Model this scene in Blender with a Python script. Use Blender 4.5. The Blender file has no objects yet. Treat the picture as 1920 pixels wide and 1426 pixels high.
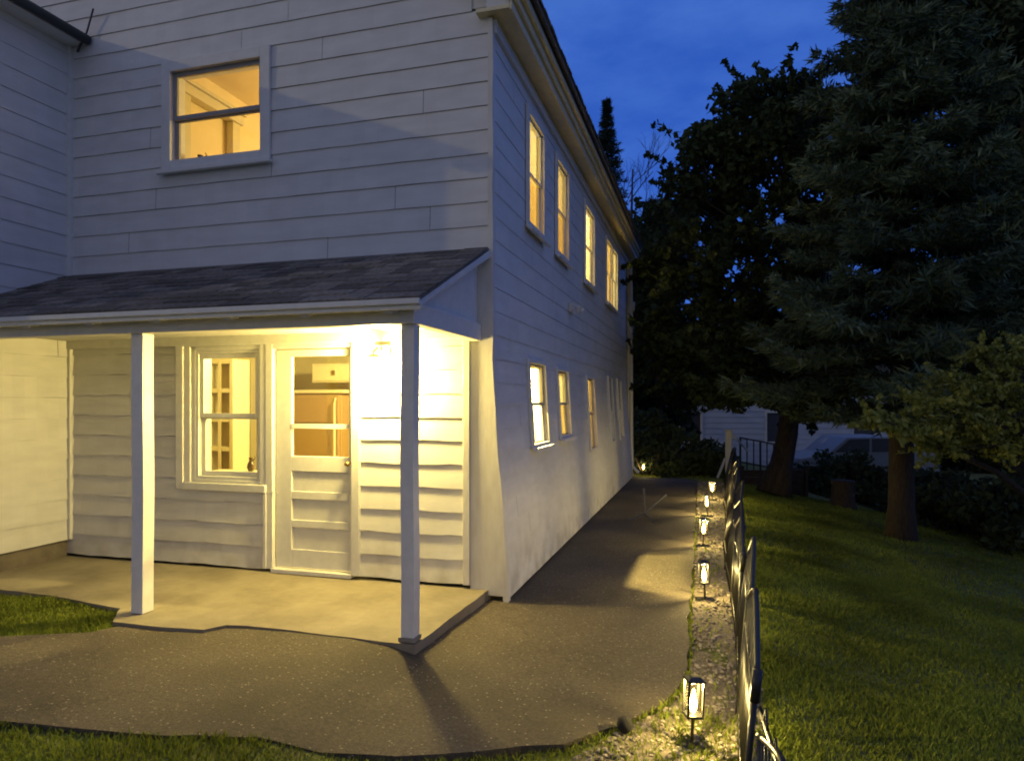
import bpy, bmesh, math, random
import numpy as np
from mathutils import Vector, Matrix
from mathutils.geometry import delaunay_2d_cdt
R = math.radians
rng = random.Random(7)
nr = np.random.default_rng(11)
sc = bpy.context.scene
col = sc.collection

# ------------------------------------------------------------------ camera
FPX, H0, YAW, CZ = 1270.0, 755.0, R(16.16), 1.60
CX, CY = 1.557, -5.221
cd = bpy.data.cameras.new('camera')
cam = bpy.data.objects.new('camera', cd)
col.objects.link(cam)
cam.location = (CX, CY, CZ)
cam.rotation_euler = (R(90), 0, YAW)
cd.sensor_width = 36
cd.lens = FPX / 1920 * 36
cd.shift_y = 42 / 1920
cd.clip_start = 0.05
cd.clip_end = 500
sc.camera = cam
FW = np.array([-math.sin(YAW), math.cos(YAW)])
RT = np.array([math.cos(YAW), math.sin(YAW)])

def at(px, py, d):
    """world point that lies d metres ahead of the camera station, seen at that bearing"""
    l = (px - 960) / FPX * d
    return Vector((CX + d * FW[0] + l * RT[0], CY + d * FW[1] + l * RT[1], CZ - (py - H0) / FPX * d))

def cam_depth(x, y):
    return (x - CX) * FW[0] + (y - CY) * FW[1]

def on_y(px, py, y):
    dx = FW[0] + (px - 960) / FPX * RT[0]
    dy = FW[1] + (px - 960) / FPX * RT[1]
    t = (y - CY) / dy
    return CX + t * dx, CZ - t * (py - H0) / FPX

# ------------------------------------------------------------------ world, sun, exposure
w = bpy.data.worlds.new('World')
sc.world = w
w.use_nodes = True
nt = w.node_tree
N, L = nt.nodes, nt.links
bg = N['Background']
tc = N.new('ShaderNodeTexCoord')
mp = N.new('ShaderNodeMapping'); mp.inputs['Scale'].default_value = (2.2, 2.2, 6.5)
nz = N.new('ShaderNodeTexNoise'); nz.inputs['Scale'].default_value = 1.7; nz.inputs['Detail'].default_value = 7; nz.inputs['Roughness'].default_value = .6
cr = N.new('ShaderNodeValToRGB')
cr.color_ramp.elements[0].position = .38; cr.color_ramp.elements[0].color = (.021, .077, .37, 1)
cr.color_ramp.elements[1].position = .72; cr.color_ramp.elements[1].color = (.048, .128, .45, 1)
L.new(tc.outputs['Generated'], mp.inputs['Vector']); L.new(mp.outputs[0], nz.inputs['Vector']); L.new(nz.outputs[0], cr.inputs[0])
sx = N.new('ShaderNodeSeparateXYZ'); L.new(tc.outputs['Generated'], sx.inputs[0])
# the western half of the dusk sky (behind the camera) is paler and greyer
mr = N.new('ShaderNodeMapRange'); mr.inputs['From Min'].default_value = .15; mr.inputs['From Max'].default_value = -.8
L.new(sx.outputs['Y'], mr.inputs['Value'])
mx = N.new('ShaderNodeMix'); mx.data_type = 'RGBA'
L.new(mr.outputs[0], mx.inputs['Factor']); L.new(cr.outputs[0], mx.inputs[6])
mx.inputs[7].default_value = (.140, .148, .205, 1)
# unseen paler zenith, added to brighten the long side wall
mo = N.new('ShaderNodeMapRange'); mo.inputs['From Min'].default_value = .52; mo.inputs['From Max'].default_value = .85; mo.inputs['To Max'].default_value = .8
L.new(sx.outputs['Z'], mo.inputs['Value'])
mz = N.new('ShaderNodeMix'); mz.data_type = 'RGBA'; L.new(mo.outputs[0], mz.inputs['Factor']); L.new(mx.outputs[2], mz.inputs[6]); mz.inputs[7].default_value = (.150, .185, .36, 1)
# slightly lighter towards the horizon
mh = N.new('ShaderNodeMapRange'); mh.inputs['From Min'].default_value = .75; mh.inputs['From Max'].default_value = 0
mh.inputs['To Min'].default_value = .85; mh.inputs['To Max'].default_value = 1.12
L.new(sx.outputs['Z'], mh.inputs['Value'])
vm = N.new('ShaderNodeVectorMath'); vm.operation = 'SCALE'
L.new(mz.outputs[2], vm.inputs[0]); L.new(mh.outputs[0], vm.inputs['Scale'])
L.new(vm.outputs[0], bg.inputs['Color'])
bg.inputs['Strength'].default_value = 1.0

sd = bpy.data.lights.new('street_lamp', 'SUN')  # parallel light serving as the warm street lamp behind on the left
sd.energy = .20; sd.angle = R(.6); sd.color = (1, .82, .45)
street_lamp = bpy.data.objects.new('street_lamp', sd); col.objects.link(street_lamp)
street_lamp.rotation_euler = Vector((1, .55, -.386)).to_track_quat('-Z', 'Y').to_euler()
street_lamp.location = (-20, -14, 9)

sc.view_settings.view_transform = 'Standard'
sc.view_settings.look = 'None'
sc.view_settings.exposure = .5
sc.view_settings.gamma = 1
sc.cycles.use_denoising = True
sc.cycles.max_bounces = 6
sc.cycles.diffuse_bounces = 4
sc.cycles.transparent_max_bounces = 24
sc.cycles.sample_clamp_indirect = 2.0
sc.cycles.caustics_reflective = False
sc.cycles.caustics_refractive = False
sc.cycles.filter_width = 1.9

WARM = (1.0, .74, .22)
def lamp(name, loc, watts, size=.03, color=WARM, parent=None):
    d = bpy.data.lights.new(name, 'POINT')
    d.energy = watts; d.shadow_soft_size = size; d.color = color
    o = bpy.data.objects.new(name, d); col.objects.link(o)
    o.location = loc
    if parent: o.parent = parent
    return o

# ------------------------------------------------------------------ materials
def mat(name, color, rough=.6, var=.0, scale=6, bump=0, bscale=40, metal=0, color2=None, stretch=None, island=0, spec=.5, detail=5, two=None):
    m = bpy.data.materials.new(name); m.use_nodes = True
    nt = m.node_tree; N, L = nt.nodes, nt.links
    b = N['Principled BSDF']
    b.inputs['Base Color'].default_value = (*color, 1); b.inputs['Roughness'].default_value = rough
    b.inputs['Metallic'].default_value = metal
    b.inputs['Specular IOR Level'].default_value = spec
    tc = N.new('ShaderNodeTexCoord'); vec = tc.outputs['Object']
    if stretch:
        mp = N.new('ShaderNodeMapping'); mp.inputs['Scale'].default_value = stretch
        L.new(vec, mp.inputs['Vector']); vec = mp.outputs[0]
    if var or color2:
        nz = N.new('ShaderNodeTexNoise'); nz.inputs['Scale'].default_value = scale; nz.inputs['Detail'].default_value = detail
        L.new(vec, nz.inputs['Vector'])
        cr = N.new('ShaderNodeValToRGB')
        c2 = color2 or tuple(max(0, c * (1 - var)) for c in color)
        cr.color_ramp.elements[0].position = .35; cr.color_ramp.elements[0].color = (*c2, 1)
        cr.color_ramp.elements[1].position = .65; cr.color_ramp.elements[1].color = (*color, 1)
        L.new(nz.outputs[0], cr.inputs[0])
        out = cr.outputs[0]
        if two:
            n2 = N.new('ShaderNodeTexNoise'); n2.inputs['Scale'].default_value = two[0]; n2.inputs['Detail'].default_value = 4
            L.new(vec, n2.inputs['Vector'])
            mr = N.new('ShaderNodeMapRange'); mr.inputs['From Min'].default_value = .3; mr.inputs['From Max'].default_value = .7
            mr.inputs['To Min'].default_value = 1 - two[1]; mr.inputs['To Max'].default_value = 1 + two[1]
            L.new(n2.outputs[0], mr.inputs['Value'])
            vm = N.new('ShaderNodeVectorMath'); vm.operation = 'SCALE'
            L.new(out, vm.inputs[0]); L.new(mr.outputs[0], vm.inputs['Scale']); out = vm.outputs[0]
        if island:
            g = N.new('ShaderNodeNewGeometry'); mr = N.new('ShaderNodeMapRange')
            mr.inputs['To Min'].default_value = 1 - island; mr.inputs['To Max'].default_value = 1 + island
            L.new(g.outputs['Random Per Island'], mr.inputs['Value'])
            vm = N.new('ShaderNodeVectorMath'); vm.operation = 'SCALE'
            L.new(out, vm.inputs[0]); L.new(mr.outputs[0], vm.inputs['Scale']); out = vm.outputs[0]
        L.new(out, b.inputs['Base Color'])
    if bump:
        n2 = N.new('ShaderNodeTexNoise'); n2.inputs['Scale'].default_value = bscale; n2.inputs['Detail'].default_value = 6
        L.new(vec, n2.inputs['Vector'])
        bp = N.new('ShaderNodeBump'); bp.inputs['Strength'].default_value = bump; bp.inputs['Distance'].default_value = .01
        L.new(n2.outputs[0], bp.inputs['Height']); L.new(bp.outputs[0], b.inputs['Normal'])
    return m

def glow_mat(name, color, strength, light=False):
    """a thing that gives off light: emission that lets the light inside it out"""
    m = bpy.data.materials.new(name); m.use_nodes = True
    nt = m.node_tree; N, L = nt.nodes, nt.links
    N.remove(N['Principled BSDF'])
    e = N.new('ShaderNodeEmission'); e.inputs[0].default_value = (*color, 1); e.inputs[1].default_value = strength
    t = N.new('ShaderNodeBsdfTransparent'); a = N.new('ShaderNodeAddShader')
    L.new(e.outputs[0], a.inputs[0]); L.new(t.outputs[0], a.inputs[1]); L.new(a.outputs[0], N['Material Output'].inputs[0])
    if not light: m.cycles.emission_sampling = 'NONE'
    return m

def glass_mat(name, tint=(.94, .95, .93), refl=1.0, seed=0):
    m = bpy.data.materials.new(name); m.use_nodes = True
    nt = m.node_tree; N, L = nt.nodes, nt.links
    N.remove(N['Principled BSDF'])
    t = N.new('ShaderNodeBsdfTransparent'); t.inputs[0].default_value = (*tint, 1)
    g = N.new('ShaderNodeBsdfGlossy'); g.inputs['Roughness'].default_value = .03
    f = N.new('ShaderNodeLayerWeight'); f.inputs[0].default_value = .5
    pw = N.new('ShaderNodeMath'); pw.operation = 'POWER'; pw.inputs[1].default_value = 5; L.new(f.outputs['Facing'], pw.inputs[0])
    mu = N.new('ShaderNodeMath'); mu.operation = 'MULTIPLY_ADD'; mu.inputs[1].default_value = .45 * refl; mu.inputs[2].default_value = .03 * refl
    x = N.new('ShaderNodeMixShader')
    L.new(pw.outputs[0], mu.inputs[0]); L.new(mu.outputs[0], x.inputs[0]); L.new(t.outputs[0], x.inputs[1]); L.new(g.outputs[0], x.inputs[2])
    out = x.outputs[0]
    if seed:   # faintly seeded glass that catches the flame
        tl = N.new('ShaderNodeBsdfTranslucent'); tl.inputs[0].default_value = (seed, seed, seed, 1)
        ad = N.new('ShaderNodeAddShader'); L.new(out, ad.inputs[0]); L.new(tl.outputs[0], ad.inputs[1]); out = ad.outputs[0]
    L.new(out, N['Material Output'].inputs[0])
    return m

M = {}
M['siding'] = mat('painted_siding', (.74, .73, .70), .55, scale=3.5, color2=(.68, .67, .64), bump=.10, bscale=60, stretch=(1, 1, 3.5), island=.025, two=(1.3, .05))
def dirt(m, z0=.02, z1=.55, c=(.30, .27, .20), amt=.55):
    nt = m.node_tree; N, L = nt.nodes, nt.links
    b = N['Principled BSDF']; src = b.inputs['Base Color'].links[0].from_socket
    tc = N.new('ShaderNodeTexCoord'); sp = N.new('ShaderNodeSeparateXYZ'); L.new(tc.outputs['Object'], sp.inputs[0])
    mr = N.new('ShaderNodeMapRange'); mr.inputs['From Min'].default_value = z1; mr.inputs['From Max'].default_value = z0; L.new(sp.outputs['Z'], mr.inputs['Value'])
    nz = N.new('ShaderNodeTexNoise'); nz.inputs['Scale'].default_value = 5; nz.inputs['Detail'].default_value = 8; L.new(tc.outputs['Object'], nz.inputs['Vector'])
    r2 = N.new('ShaderNodeMapRange'); r2.inputs['From Min'].default_value = .42; r2.inputs['From Max'].default_value = .68; r2.inputs['To Max'].default_value = amt; L.new(nz.outputs[0], r2.inputs['Value'])
    mu = N.new('ShaderNodeMath'); mu.operation = 'MULTIPLY'; L.new(mr.outputs[0], mu.inputs[0]); L.new(r2.outputs[0], mu.inputs[1])
    mx = N.new('ShaderNodeMix'); mx.data_type = 'RGBA'; L.new(mu.outputs[0], mx.inputs['Factor']); L.new(src, mx.inputs[6]); mx.inputs[7].default_value = (*c, 1)
    L.new(mx.outputs[2], b.inputs['Base Color'])
dirt(M['siding'])
M['trim'] = mat('painted_trim', (.76, .75, .71), .45, var=.08, scale=14, bump=.08, bscale=60)
M['oldpaint'] = mat('peeling_paint', (.74, .72, .66), .5, color2=(.66, .63, .57), scale=5, bump=.2, bscale=14, stretch=(3, 3, 1))
M['cream'] = mat('warm_lit_eave', (.80, .70, .44), .55, var=.12, scale=10, bump=.06, bscale=50)  # yellow of the warm light on the eave is put into this colour
M['sheath'] = mat('dark_sheathing', (.06, .06, .06), .9)
M['plaster'] = mat('warm_plaster', (.80, .66, .40), .7, var=.06, scale=5)
M['plaster2'] = mat('bright_plaster', (.84, .76, .52), .7, var=.05, scale=5)
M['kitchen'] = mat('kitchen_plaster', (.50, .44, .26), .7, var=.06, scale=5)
M['floorwood'] = mat('wood_floor', (.30, .17, .08), .4, var=.3, scale=5, stretch=(1, 8, 1))
M['shingle'] = mat('asphalt_shingle', (.185, .160, .128), .9, color2=(.095, .088, .078), scale=30, bump=.5, bscale=220, island=.5)
M['concrete'] = mat('porch_concrete', (.29, .25, .175), .8, color2=(.205, .175, .12), scale=3, bump=.25, bscale=70, two=(16, .07), detail=9)
M['foundation'] = mat('foundation_block', (.20, .17, .13), .9, var=.3, scale=8, bump=.4, bscale=30)
M['glass'] = glass_mat('window_glass')
M['lglass'] = glass_mat('lantern_glass', (.97, .95, .88), .7, .0005)
def shade_mat(name, c):
    m = bpy.data.materials.new(name); m.use_nodes = True
    nt = m.node_tree; N, L = nt.nodes, nt.links
    N.remove(N['Principled BSDF'])
    t = N.new('ShaderNodeBsdfTranslucent'); t.inputs[0].default_value = (*c, 1)
    d = N.new('ShaderNodeBsdfDiffuse'); d.inputs[0].default_value = (*c, 1)
    x = N.new('ShaderNodeMixShader'); x.inputs[0].default_value = .25
    L.new(t.outputs[0], x.inputs[1]); L.new(d.outputs[0], x.inputs[2]); L.new(x.outputs[0], N['Material Output'].inputs[0])
    return m
M['shade_white'] = shade_mat('white_shade', (.86, .82, .66)); M['shade_amber'] = shade_mat('amber_shade', (.72, .57, .27))
M['backboard'] = mat('cabinet_back', (.60, .48, .22), .6, var=.1)
M['dark'] = mat('black_metal', (.018, .018, .018), .32, metal=.0, bump=.03, bscale=90, spec=.7)
M['fence'] = mat('black_fence_metal', (.022, .021, .019), .4, spec=.5, bump=.02, bscale=60)
M['sash'] = mat('aluminium_sash', (.34, .32, .30), .45, var=.1)
M['brass'] = mat('door_brass', (.35, .24, .09), .3, metal=1)
M['gutter'] = mat('dark_gutter', (.05, .055, .06), .5, var=.2)
M['fridge'] = mat('tan_enamel', (.30, .20, .085), .35, var=.05, scale=3)
M['cab'] = mat('cream_cabinet', (.62, .56, .38), .5, var=.05)
M['ornament'] = mat('dark_ceramic', (.10, .06, .03), .4, var=.2)
M['bark'] = mat('rough_bark', (.060, .044, .032), .95, color2=(.030, .023, .017), scale=14, bump=.9, bscale=24, stretch=(3, 3, .6))
M['bark_dark'] = mat('dark_bark', (.06, .045, .032), .95, var=.5, scale=12, bump=.8, bscale=22, stretch=(3, 3, .6))
M['timber'] = mat('dark_timber', (.075, .050, .034), .9, var=.5, scale=9, bump=.4, bscale=30, stretch=(1, 1, 6))
M['wood_grey'] = mat('weathered_board', (.30, .27, .22), .8, var=.3, scale=9, stretch=(1, 1, .3))
M['pale'] = mat('pale_siding', (.58, .61, .68), .6, var=.1, scale=2, bump=.1, bscale=20)
M['carpaint'] = mat('pale_car_paint', (.24, .26, .28), .4, var=.04)
M['rubber'] = mat('dark_rubber', (.02, .02, .02), .7, var=.2)
M['tripod'] = mat('grey_metal', (.09, .09, .10), .5, metal=.3, var=.1)
M['stone'] = mat('dark_stone', (.012, .011, .011), .9, var=.4, bump=.5, bscale=60)

def leaf_mat(name, c1, c2, rough=.6, trans=.25, cl=(.65, 1.3, 1.1)):
    m = bpy.data.materials.new(name); m.use_nodes = True
    nt = m.node_tree; N, L = nt.nodes, nt.links
    b = N['Principled BSDF']; b.inputs['Roughness'].default_value = rough; b.inputs['Specular IOR Level'].default_value = .08
    g = N.new('ShaderNodeNewGeometry')
    mx = N.new('ShaderNodeMix'); mx.data_type = 'RGBA'
    L.new(g.outputs['Random Per Island'], mx.inputs['Factor']); mx.inputs[6].default_value = (*c1, 1); mx.inputs[7].default_value = (*c2, 1)
    tc = N.new('ShaderNodeTexCoord'); nz = N.new('ShaderNodeTexNoise'); nz.inputs['Scale'].default_value = cl[2]; nz.inputs['Detail'].default_value = 5
    L.new(tc.outputs['Object'], nz.inputs['Vector'])
    mr = N.new('ShaderNodeMapRange'); mr.inputs['From Min'].default_value = .3; mr.inputs['From Max'].default_value = .7
    mr.inputs['To Min'].default_value = cl[0]; mr.inputs['To Max'].default_value = cl[1]
    L.new(nz.outputs[0], mr.inputs['Value'])
    vm = N.new('ShaderNodeVectorMath'); vm.operation = 'SCALE'
    L.new(mx.outputs[2], vm.inputs[0]); L.new(mr.outputs[0], vm.inputs['Scale'])
    L.new(vm.outputs[0], b.inputs['Base Color'])
    t = N.new('ShaderNodeBsdfTranslucent'); L.new(vm.outputs[0], t.inputs[0])
    x = N.new('ShaderNodeMixShader'); x.inputs[0].default_value = trans
    L.new(b.outputs[0], x.inputs[1]); L.new(t.outputs[0], x.inputs[2]); L.new(x.outputs[0], N['Material Output'].inputs[0])
    return m
M['spruce'] = leaf_mat('spruce_needles', (.065, .105, .062), (.14, .185, .11), trans=.1)
M['maple'] = leaf_mat('dark_leaves', (.030, .045, .018), (.055, .075, .030))
M['fir'] = leaf_mat('fir_needles', (.025, .040, .025), (.045, .065, .040), trans=.1)
M['apple'] = leaf_mat('apple_leaves', (.17, .20, .036), (.29, .30, .08))
M['bush'] = leaf_mat('bush_leaves', (.040, .060, .028), (.085, .110, .055))
M['grass'] = leaf_mat('grass_blades', (.17, .23, .028), (.31, .345, .060), trans=.4, cl=(.5, 1.4, .9))

def asphalt_mat():
    m = mat('worn_asphalt', (.108, .086, .058), .85, color2=(.060, .048, .034), scale=55, bump=.8, bscale=130, two=(.9, .42), detail=8)
    nt = m.node_tree; N, L = nt.nodes, nt.links
    b = N['Principled BSDF']; src = b.inputs['Base Color'].links[0].from_socket
    tc = N.new('ShaderNodeTexCoord'); v = N.new('ShaderNodeTexVoronoi'); v.inputs['Scale'].default_value = 55
    L.new(tc.outputs['Object'], v.inputs['Vector'])
    r = N.new('ShaderNodeValToRGB'); r.color_ramp.elements[0].position = .86; r.color_ramp.elements[1].position = .93
    sep = N.new('ShaderNodeSeparateColor'); L.new(v.outputs['Color'], sep.inputs[0]); L.new(sep.outputs[0], r.inputs[0])
    d = N.new('ShaderNodeMath'); d.operation = 'LESS_THAN'; d.inputs[1].default_value = .34; L.new(v.outputs['Distance'], d.inputs[0])
    mu = N.new('ShaderNodeMath'); mu.operation = 'MULTIPLY'; L.new(r.outputs[0], mu.inputs[0]); L.new(d.outputs[0], mu.inputs[1])
    mx = N.new('ShaderNodeMix'); mx.data_type = 'RGBA'; L.new(mu.outputs[0], mx.inputs['Factor']); L.new(src, mx.inputs[6]); mx.inputs[7].default_value = (.24, .20, .15, 1)
    ck = N.new('ShaderNodeTexVoronoi'); ck.feature = 'DISTANCE_TO_EDGE'; ck.inputs['Scale'].default_value = .75
    nz = N.new('ShaderNodeTexNoise'); nz.inputs['Scale'].default_value = 3; nz.inputs['Detail'].default_value = 6; L.new(tc.outputs['Object'], nz.inputs['Vector'])
    va = N.new('ShaderNodeVectorMath'); va.operation = 'MULTIPLY_ADD'; va.inputs[1].default_value = (.5, .5, .5); L.new(nz.outputs['Color'], va.inputs[0]); L.new(tc.outputs['Object'], va.inputs[2]); L.new(va.outputs[0], ck.inputs['Vector'])
    lt = N.new('ShaderNodeMapRange'); lt.inputs['From Min'].default_value = .004; lt.inputs['From Max'].default_value = .011; lt.inputs['To Min'].default_value = .82; lt.inputs['To Max'].default_value = 1; L.new(ck.outputs['Distance'], lt.inputs['Value'])
    vs = N.new('ShaderNodeVectorMath'); vs.operation = 'SCALE'; L.new(mx.outputs[2], vs.inputs[0]); L.new(lt.outputs[0], vs.inputs['Scale'])
    L.new(vs.outputs[0], b.inputs['Base Color'])
    return m
M['asphalt'] = asphalt_mat()
M['soil'] = mat('grassy_soil', (.125, .150, .028), .95, color2=(.085, .085, .022), scale=7, bump=.8, bscale=35, two=(40, .3), detail=8)
M['gravelbed'] = mat('gravel_bed', (.20, .165, .12), .95, color2=(.10, .08, .055), scale=60, bump=.9, bscale=90)
M['pebble'] = mat('pale_pebbles', (.33, .29, .23), .85, color2=(.17, .14, .10), scale=30, island=.35)

# ------------------------------------------------------------------ mesh helpers
class MB:
    def __init__(s): s.v = []; s.f = []
    def face(s, *p):
        b = len(s.v); s.v += [tuple(q) for q in p]; s.f.append(tuple(range(b, b + len(p))))
    def hexa(s, p):
        b = len(s.v); s.v += [tuple(q) for q in p]
        for q in ((0, 3, 2, 1), (4, 5, 6, 7), (0, 1, 5, 4), (1, 2, 6, 5), (2, 3, 7, 6), (3, 0, 4, 7)): s.f.append(tuple(b + i for i in q))
    def box(s, x0, x1, y0, y1, z0, z1, T=None):
        p = [(x0, y0, z0), (x1, y0, z0), (x1, y1, z0), (x0, y1, z0), (x0, y0, z1), (x1, y0, z1), (x1, y1, z1), (x0, y1, z1)]
        s.hexa([T(*q) for q in p] if T else p)
    def prism(s, poly, h0, h1, T):
        """poly in (a,b), extruded over h; T(a,b,h) -> xyz"""
        n = len(poly); b = len(s.v)
        s.v += [tuple(T(a, c, h0)) for a, c in poly] + [tuple(T(a, c, h1)) for a, c in poly]
        s.f.append(tuple(range(b, b + n))[::-1]); s.f.append(tuple(range(b + n, b + 2 * n)))
        for i in range(n): j = (i + 1) % n; s.f.append((b + i, b + j, b + n + j, b + n + i))
    def tube(s, pts, rad, n=8, cap=True):
        pts = [Vector(p) for p in pts]; rs = rad if isinstance(rad, (list, tuple)) else [rad] * len(pts)
        b = len(s.v); up = Vector((.13, .21, .97))
        for i, p in enumerate(pts):
            t = (pts[min(i + 1, len(pts) - 1)] - pts[max(i - 1, 0)]).normalized()
            a = t.cross(up)
            if a.length < .05: a = t.cross(Vector((1, 0, 0)))
            a.normalize(); c = t.cross(a)
            for k in range(n):
                an = 2 * math.pi * k / n
                s.v.append(tuple(p + rs[i] * (math.cos(an) * a + math.sin(an) * c)))
        for i in range(len(pts) - 1):
            for k in range(n):
                k2 = (k + 1) % n
                s.f.append((b + i * n + k, b + i * n + k2, b + (i + 1) * n + k2, b + (i + 1) * n + k))
        if cap:
            s.f.append(tuple(b + k for k in range(n))[::-1]); e = b + (len(pts) - 1) * n; s.f.append(tuple(e + k for k in range(n)))
    def lathe(s, prof, n=20, c=(0, 0, 0)):
        b = len(s.v)
        for r, z in prof:
            for k in range(n):
                an = 2 * math.pi * k / n
                s.v.append((c[0] + r * math.cos(an), c[1] + r * math.sin(an), c[2] + z))
        for i in range(len(prof) - 1):
            for k in range(n):
                k2 = (k + 1) % n
                s.f.append((b + i * n + k, b + i * n + k2, b + (i + 1) * n + k2, b + (i + 1) * n + k))
        s.f.append(tuple(b + k for k in range(n))[::-1]); e = b + (len(prof) - 1) * n; s.f.append(tuple(e + k for k in range(n)))
    def build(s, name, m, parent=None, bevel=0, smooth=False, sub=0):
        me = bpy.data.meshes.new(name); me.from_pydata(s.v, [], s.f); me.update()
        return link(name, me, m, parent, bevel, smooth, sub)

def link(name, me, m, parent=None, bevel=0, smooth=False, sub=0):
    o = bpy.data.objects.new(name, me); col.objects.link(o)
    me.materials.append(m)
    bm = bmesh.new(); bm.from_mesh(me); bmesh.ops.recalc_face_normals(bm, faces=bm.faces); bm.to_mesh(me); bm.free()
    if parent:
        o.parent = parent
        q = parent
        off = Vector((0, 0, 0))
        while q: off += q.location; q = q.parent
        o.location = -off if not getattr(link, 'local', False) else (0, 0, 0)
    if smooth:
        for p in me.polygons: p.use_smooth = True
    if bevel:
        b = o.modifiers.new('bevel', 'BEVEL'); b.width = bevel; b.segments = 2; b.limit_method = 'ANGLE'
    if sub:
        b = o.modifiers.new('sub', 'SUBSURF'); b.levels = sub; b.render_levels = sub
    return o

def soup(name, V, nper, m, parent=None):
    """V: (n*nper,3) array of separate faces of nper corners"""
    V = np.asarray(V, dtype=np.float32); n = len(V) // nper
    me = bpy.data.meshes.new(name)
    me.vertices.add(len(V)); me.vertices.foreach_set('co', V.ravel())
    me.loops.add(n * nper); me.loops.foreach_set('vertex_index', np.arange(n * nper, dtype=np.int32))
    me.polygons.add(n); me.polygons.foreach_set('loop_start', np.arange(n, dtype=np.int32) * nper)
    me.update(calc_edges=True)
    o = bpy.data.objects.new(name, me); col.objects.link(o); me.materials.append(m)
    if parent: o.parent = parent; o.location = -Vector(parent.location)
    return o

def tag(o, label, cat, group=None, kind=None):
    o['label'] = label; o['category'] = cat
    if group: o['group'] = group
    if kind: o['kind'] = kind
    return o

def thing(name, label, cat, loc=(0, 0, 0), group=None):
    o = bpy.data.objects.new(name, None); col.objects.link(o); o.location = loc; o.empty_display_size = .2
    return tag(o, label, cat, group)

def sstep(a, b, x):
    t = min(1, max(0, (x - a) / (b - a))); return t * t * (3 - 2 * t)

# ------------------------------------------------------------------ ground
def gz(x, y):
    """height of the paved level; soil lies 3 cm lower"""
    z = .076 * sstep(-.06, -.5, x)
    if x > 1.95: z -= .19 * (min(x, 6.5) - 1.95) + .03 * max(0, min(x, 30) - 6.5)
    if y > 9: z -= .03 * min(y - 9, 30)
    return z
def gsoil(x, y): return gz(x, y) - .03 + .012 * math.sin(3.1 * x + 1.3 * y) * math.cos(2.3 * y - x)

xs = sorted(set([round(-60 + 4 * i, 3) for i in range(14)] + [round(-8 + .4 * i, 3) for i in range(58)] + [16 + 4 * i for i in range(18)]))
ys = sorted(set([round(-40 + 4 * i, 3) for i in range(9)] + [round(-7 + .4 * i, 3) for i in range(63)] + [19 + 4 * i for i in range(18)]))
g = MB()
for y in ys:
    for x in xs: g.v.append((x, y, gsoil(x, y)))
nx = len(xs)
for j in range(len(ys) - 1):
    for i in range(nx - 1): g.f.append((j * nx + i, j * nx + i + 1, (j + 1) * nx + i + 1, (j + 1) * nx + i))
o = g.build('ground', M['soil'], smooth=True); o['kind'] = 'structure'

def inside(p, poly):
    x, y = p; c = False; n = len(poly)
    for i in range(n):
        x1, y1 = poly[i]; x2, y2 = poly[(i + 1) % n]
        if (y1 > y) != (y2 > y) and x < (x2 - x1) * (y - y1) / (y2 - y1) + x1: c = not c
    return c

def wiggle(poly, step, amp, closed=True):
    out = []
    n = len(poly)
    for i in range(n):
        a = Vector(poly[i]); b = Vector(poly[(i + 1) % n]); k = max(1, int((b - a).length / step))
        for j in range(k):
            p = a.lerp(b, j / k)
            out.append((p.x + rng.uniform(-amp, amp), p.y + rng.uniform(-amp, amp)))
    return out

def sheet(name, poly, zf, thick, m, step=.25, parent=None):
    x0 = min(p[0] for p in poly); x1 = max(p[0] for p in poly); y0 = min(p[1] for p in poly); y1 = max(p[1] for p in poly)
    pts = [Vector(p) for p in poly]; nb = len(pts)
    x = x0
    while x < x1:
        y = y0
        while y < y1:
            q = (x + rng.uniform(-.05, .05), y + rng.uniform(-.05, .05))
            if inside(q, poly) and min((Vector(q) - p).length for p in pts[:nb]) > .08: pts.append(Vector(q))
            y += step
        x += step
    v, e, f, *_ = delaunay_2d_cdt(pts, [], [list(range(nb))], 1, 1e-5)
    b = MB()
    b.v = [(p.x, p.y, zf(p.x, p.y)) for p in v]; b.f = [tuple(q) for q in f]
    n0 = len(b.v)
    b.v += [(px, py, zf(px, py)) for px, py in poly] + [(px, py, zf(px, py) - thick) for px, py in poly]
    for i in range(nb):
        j = (i + 1) % nb
        b.f.append((n0 + i, n0 + j, n0 + nb + j, n0 + nb + i))
    o = b.build(name, m, parent)
    return o

asph = [(-.35, -1.0), (-.30, .30), (-.1, .28), (-.06, 2), (-.10, 9.0), (-.4, 9.9), (1.10, 9.9), (1.30, 8.8), (1.36, 6), (1.40, 3), (1.42, 1.2), (1.41, 0), (1.44, -.6), (1.43, -1.15), (1.33, -1.52),
        (1.15, -1.82), (.90, -2.10), (.56, -2.28), (.2, -2.42), (-.15, -2.50), (-.86, -2.66), (-1.68, -2.78), (-2.8, -2.95), (-5.2, -3.3), (-5.4, -2.3), (-3.6, -2.05), (-2.86, -1.90), (-2.40, -1.66), (-2.2, -1.2)]
asph_w = wiggle(asph, .14, .012)
o = sheet('asphalt_path', asph_w, lambda x, y: gz(x, y) + .010 * math.sin(2.1 * x) * math.sin(1.7 * y), .09, M['asphalt']); o['kind'] = 'structure'
strip = [(1.34, 9.4), (1.42, 3), (1.44, 0), (1.46, -.7), (1.45, -1.2), (1.34, -1.55), (1.12, -1.9), (.95, -2.2), (1.2, -2.75), (1.72, -3.0), (1.80, -2.0), (1.88, -.5), (1.90, 1.5), (1.93, 5), (1.97, 9.4)]
o = sheet('gravel_strip', wiggle(strip, .2, .015), lambda x, y: gz(min(x, 1.95), y) - .018 + .008 * math.sin(9 * x + 5 * y), .06, M['gravelbed'], .18); o['kind'] = 'structure'

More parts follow.
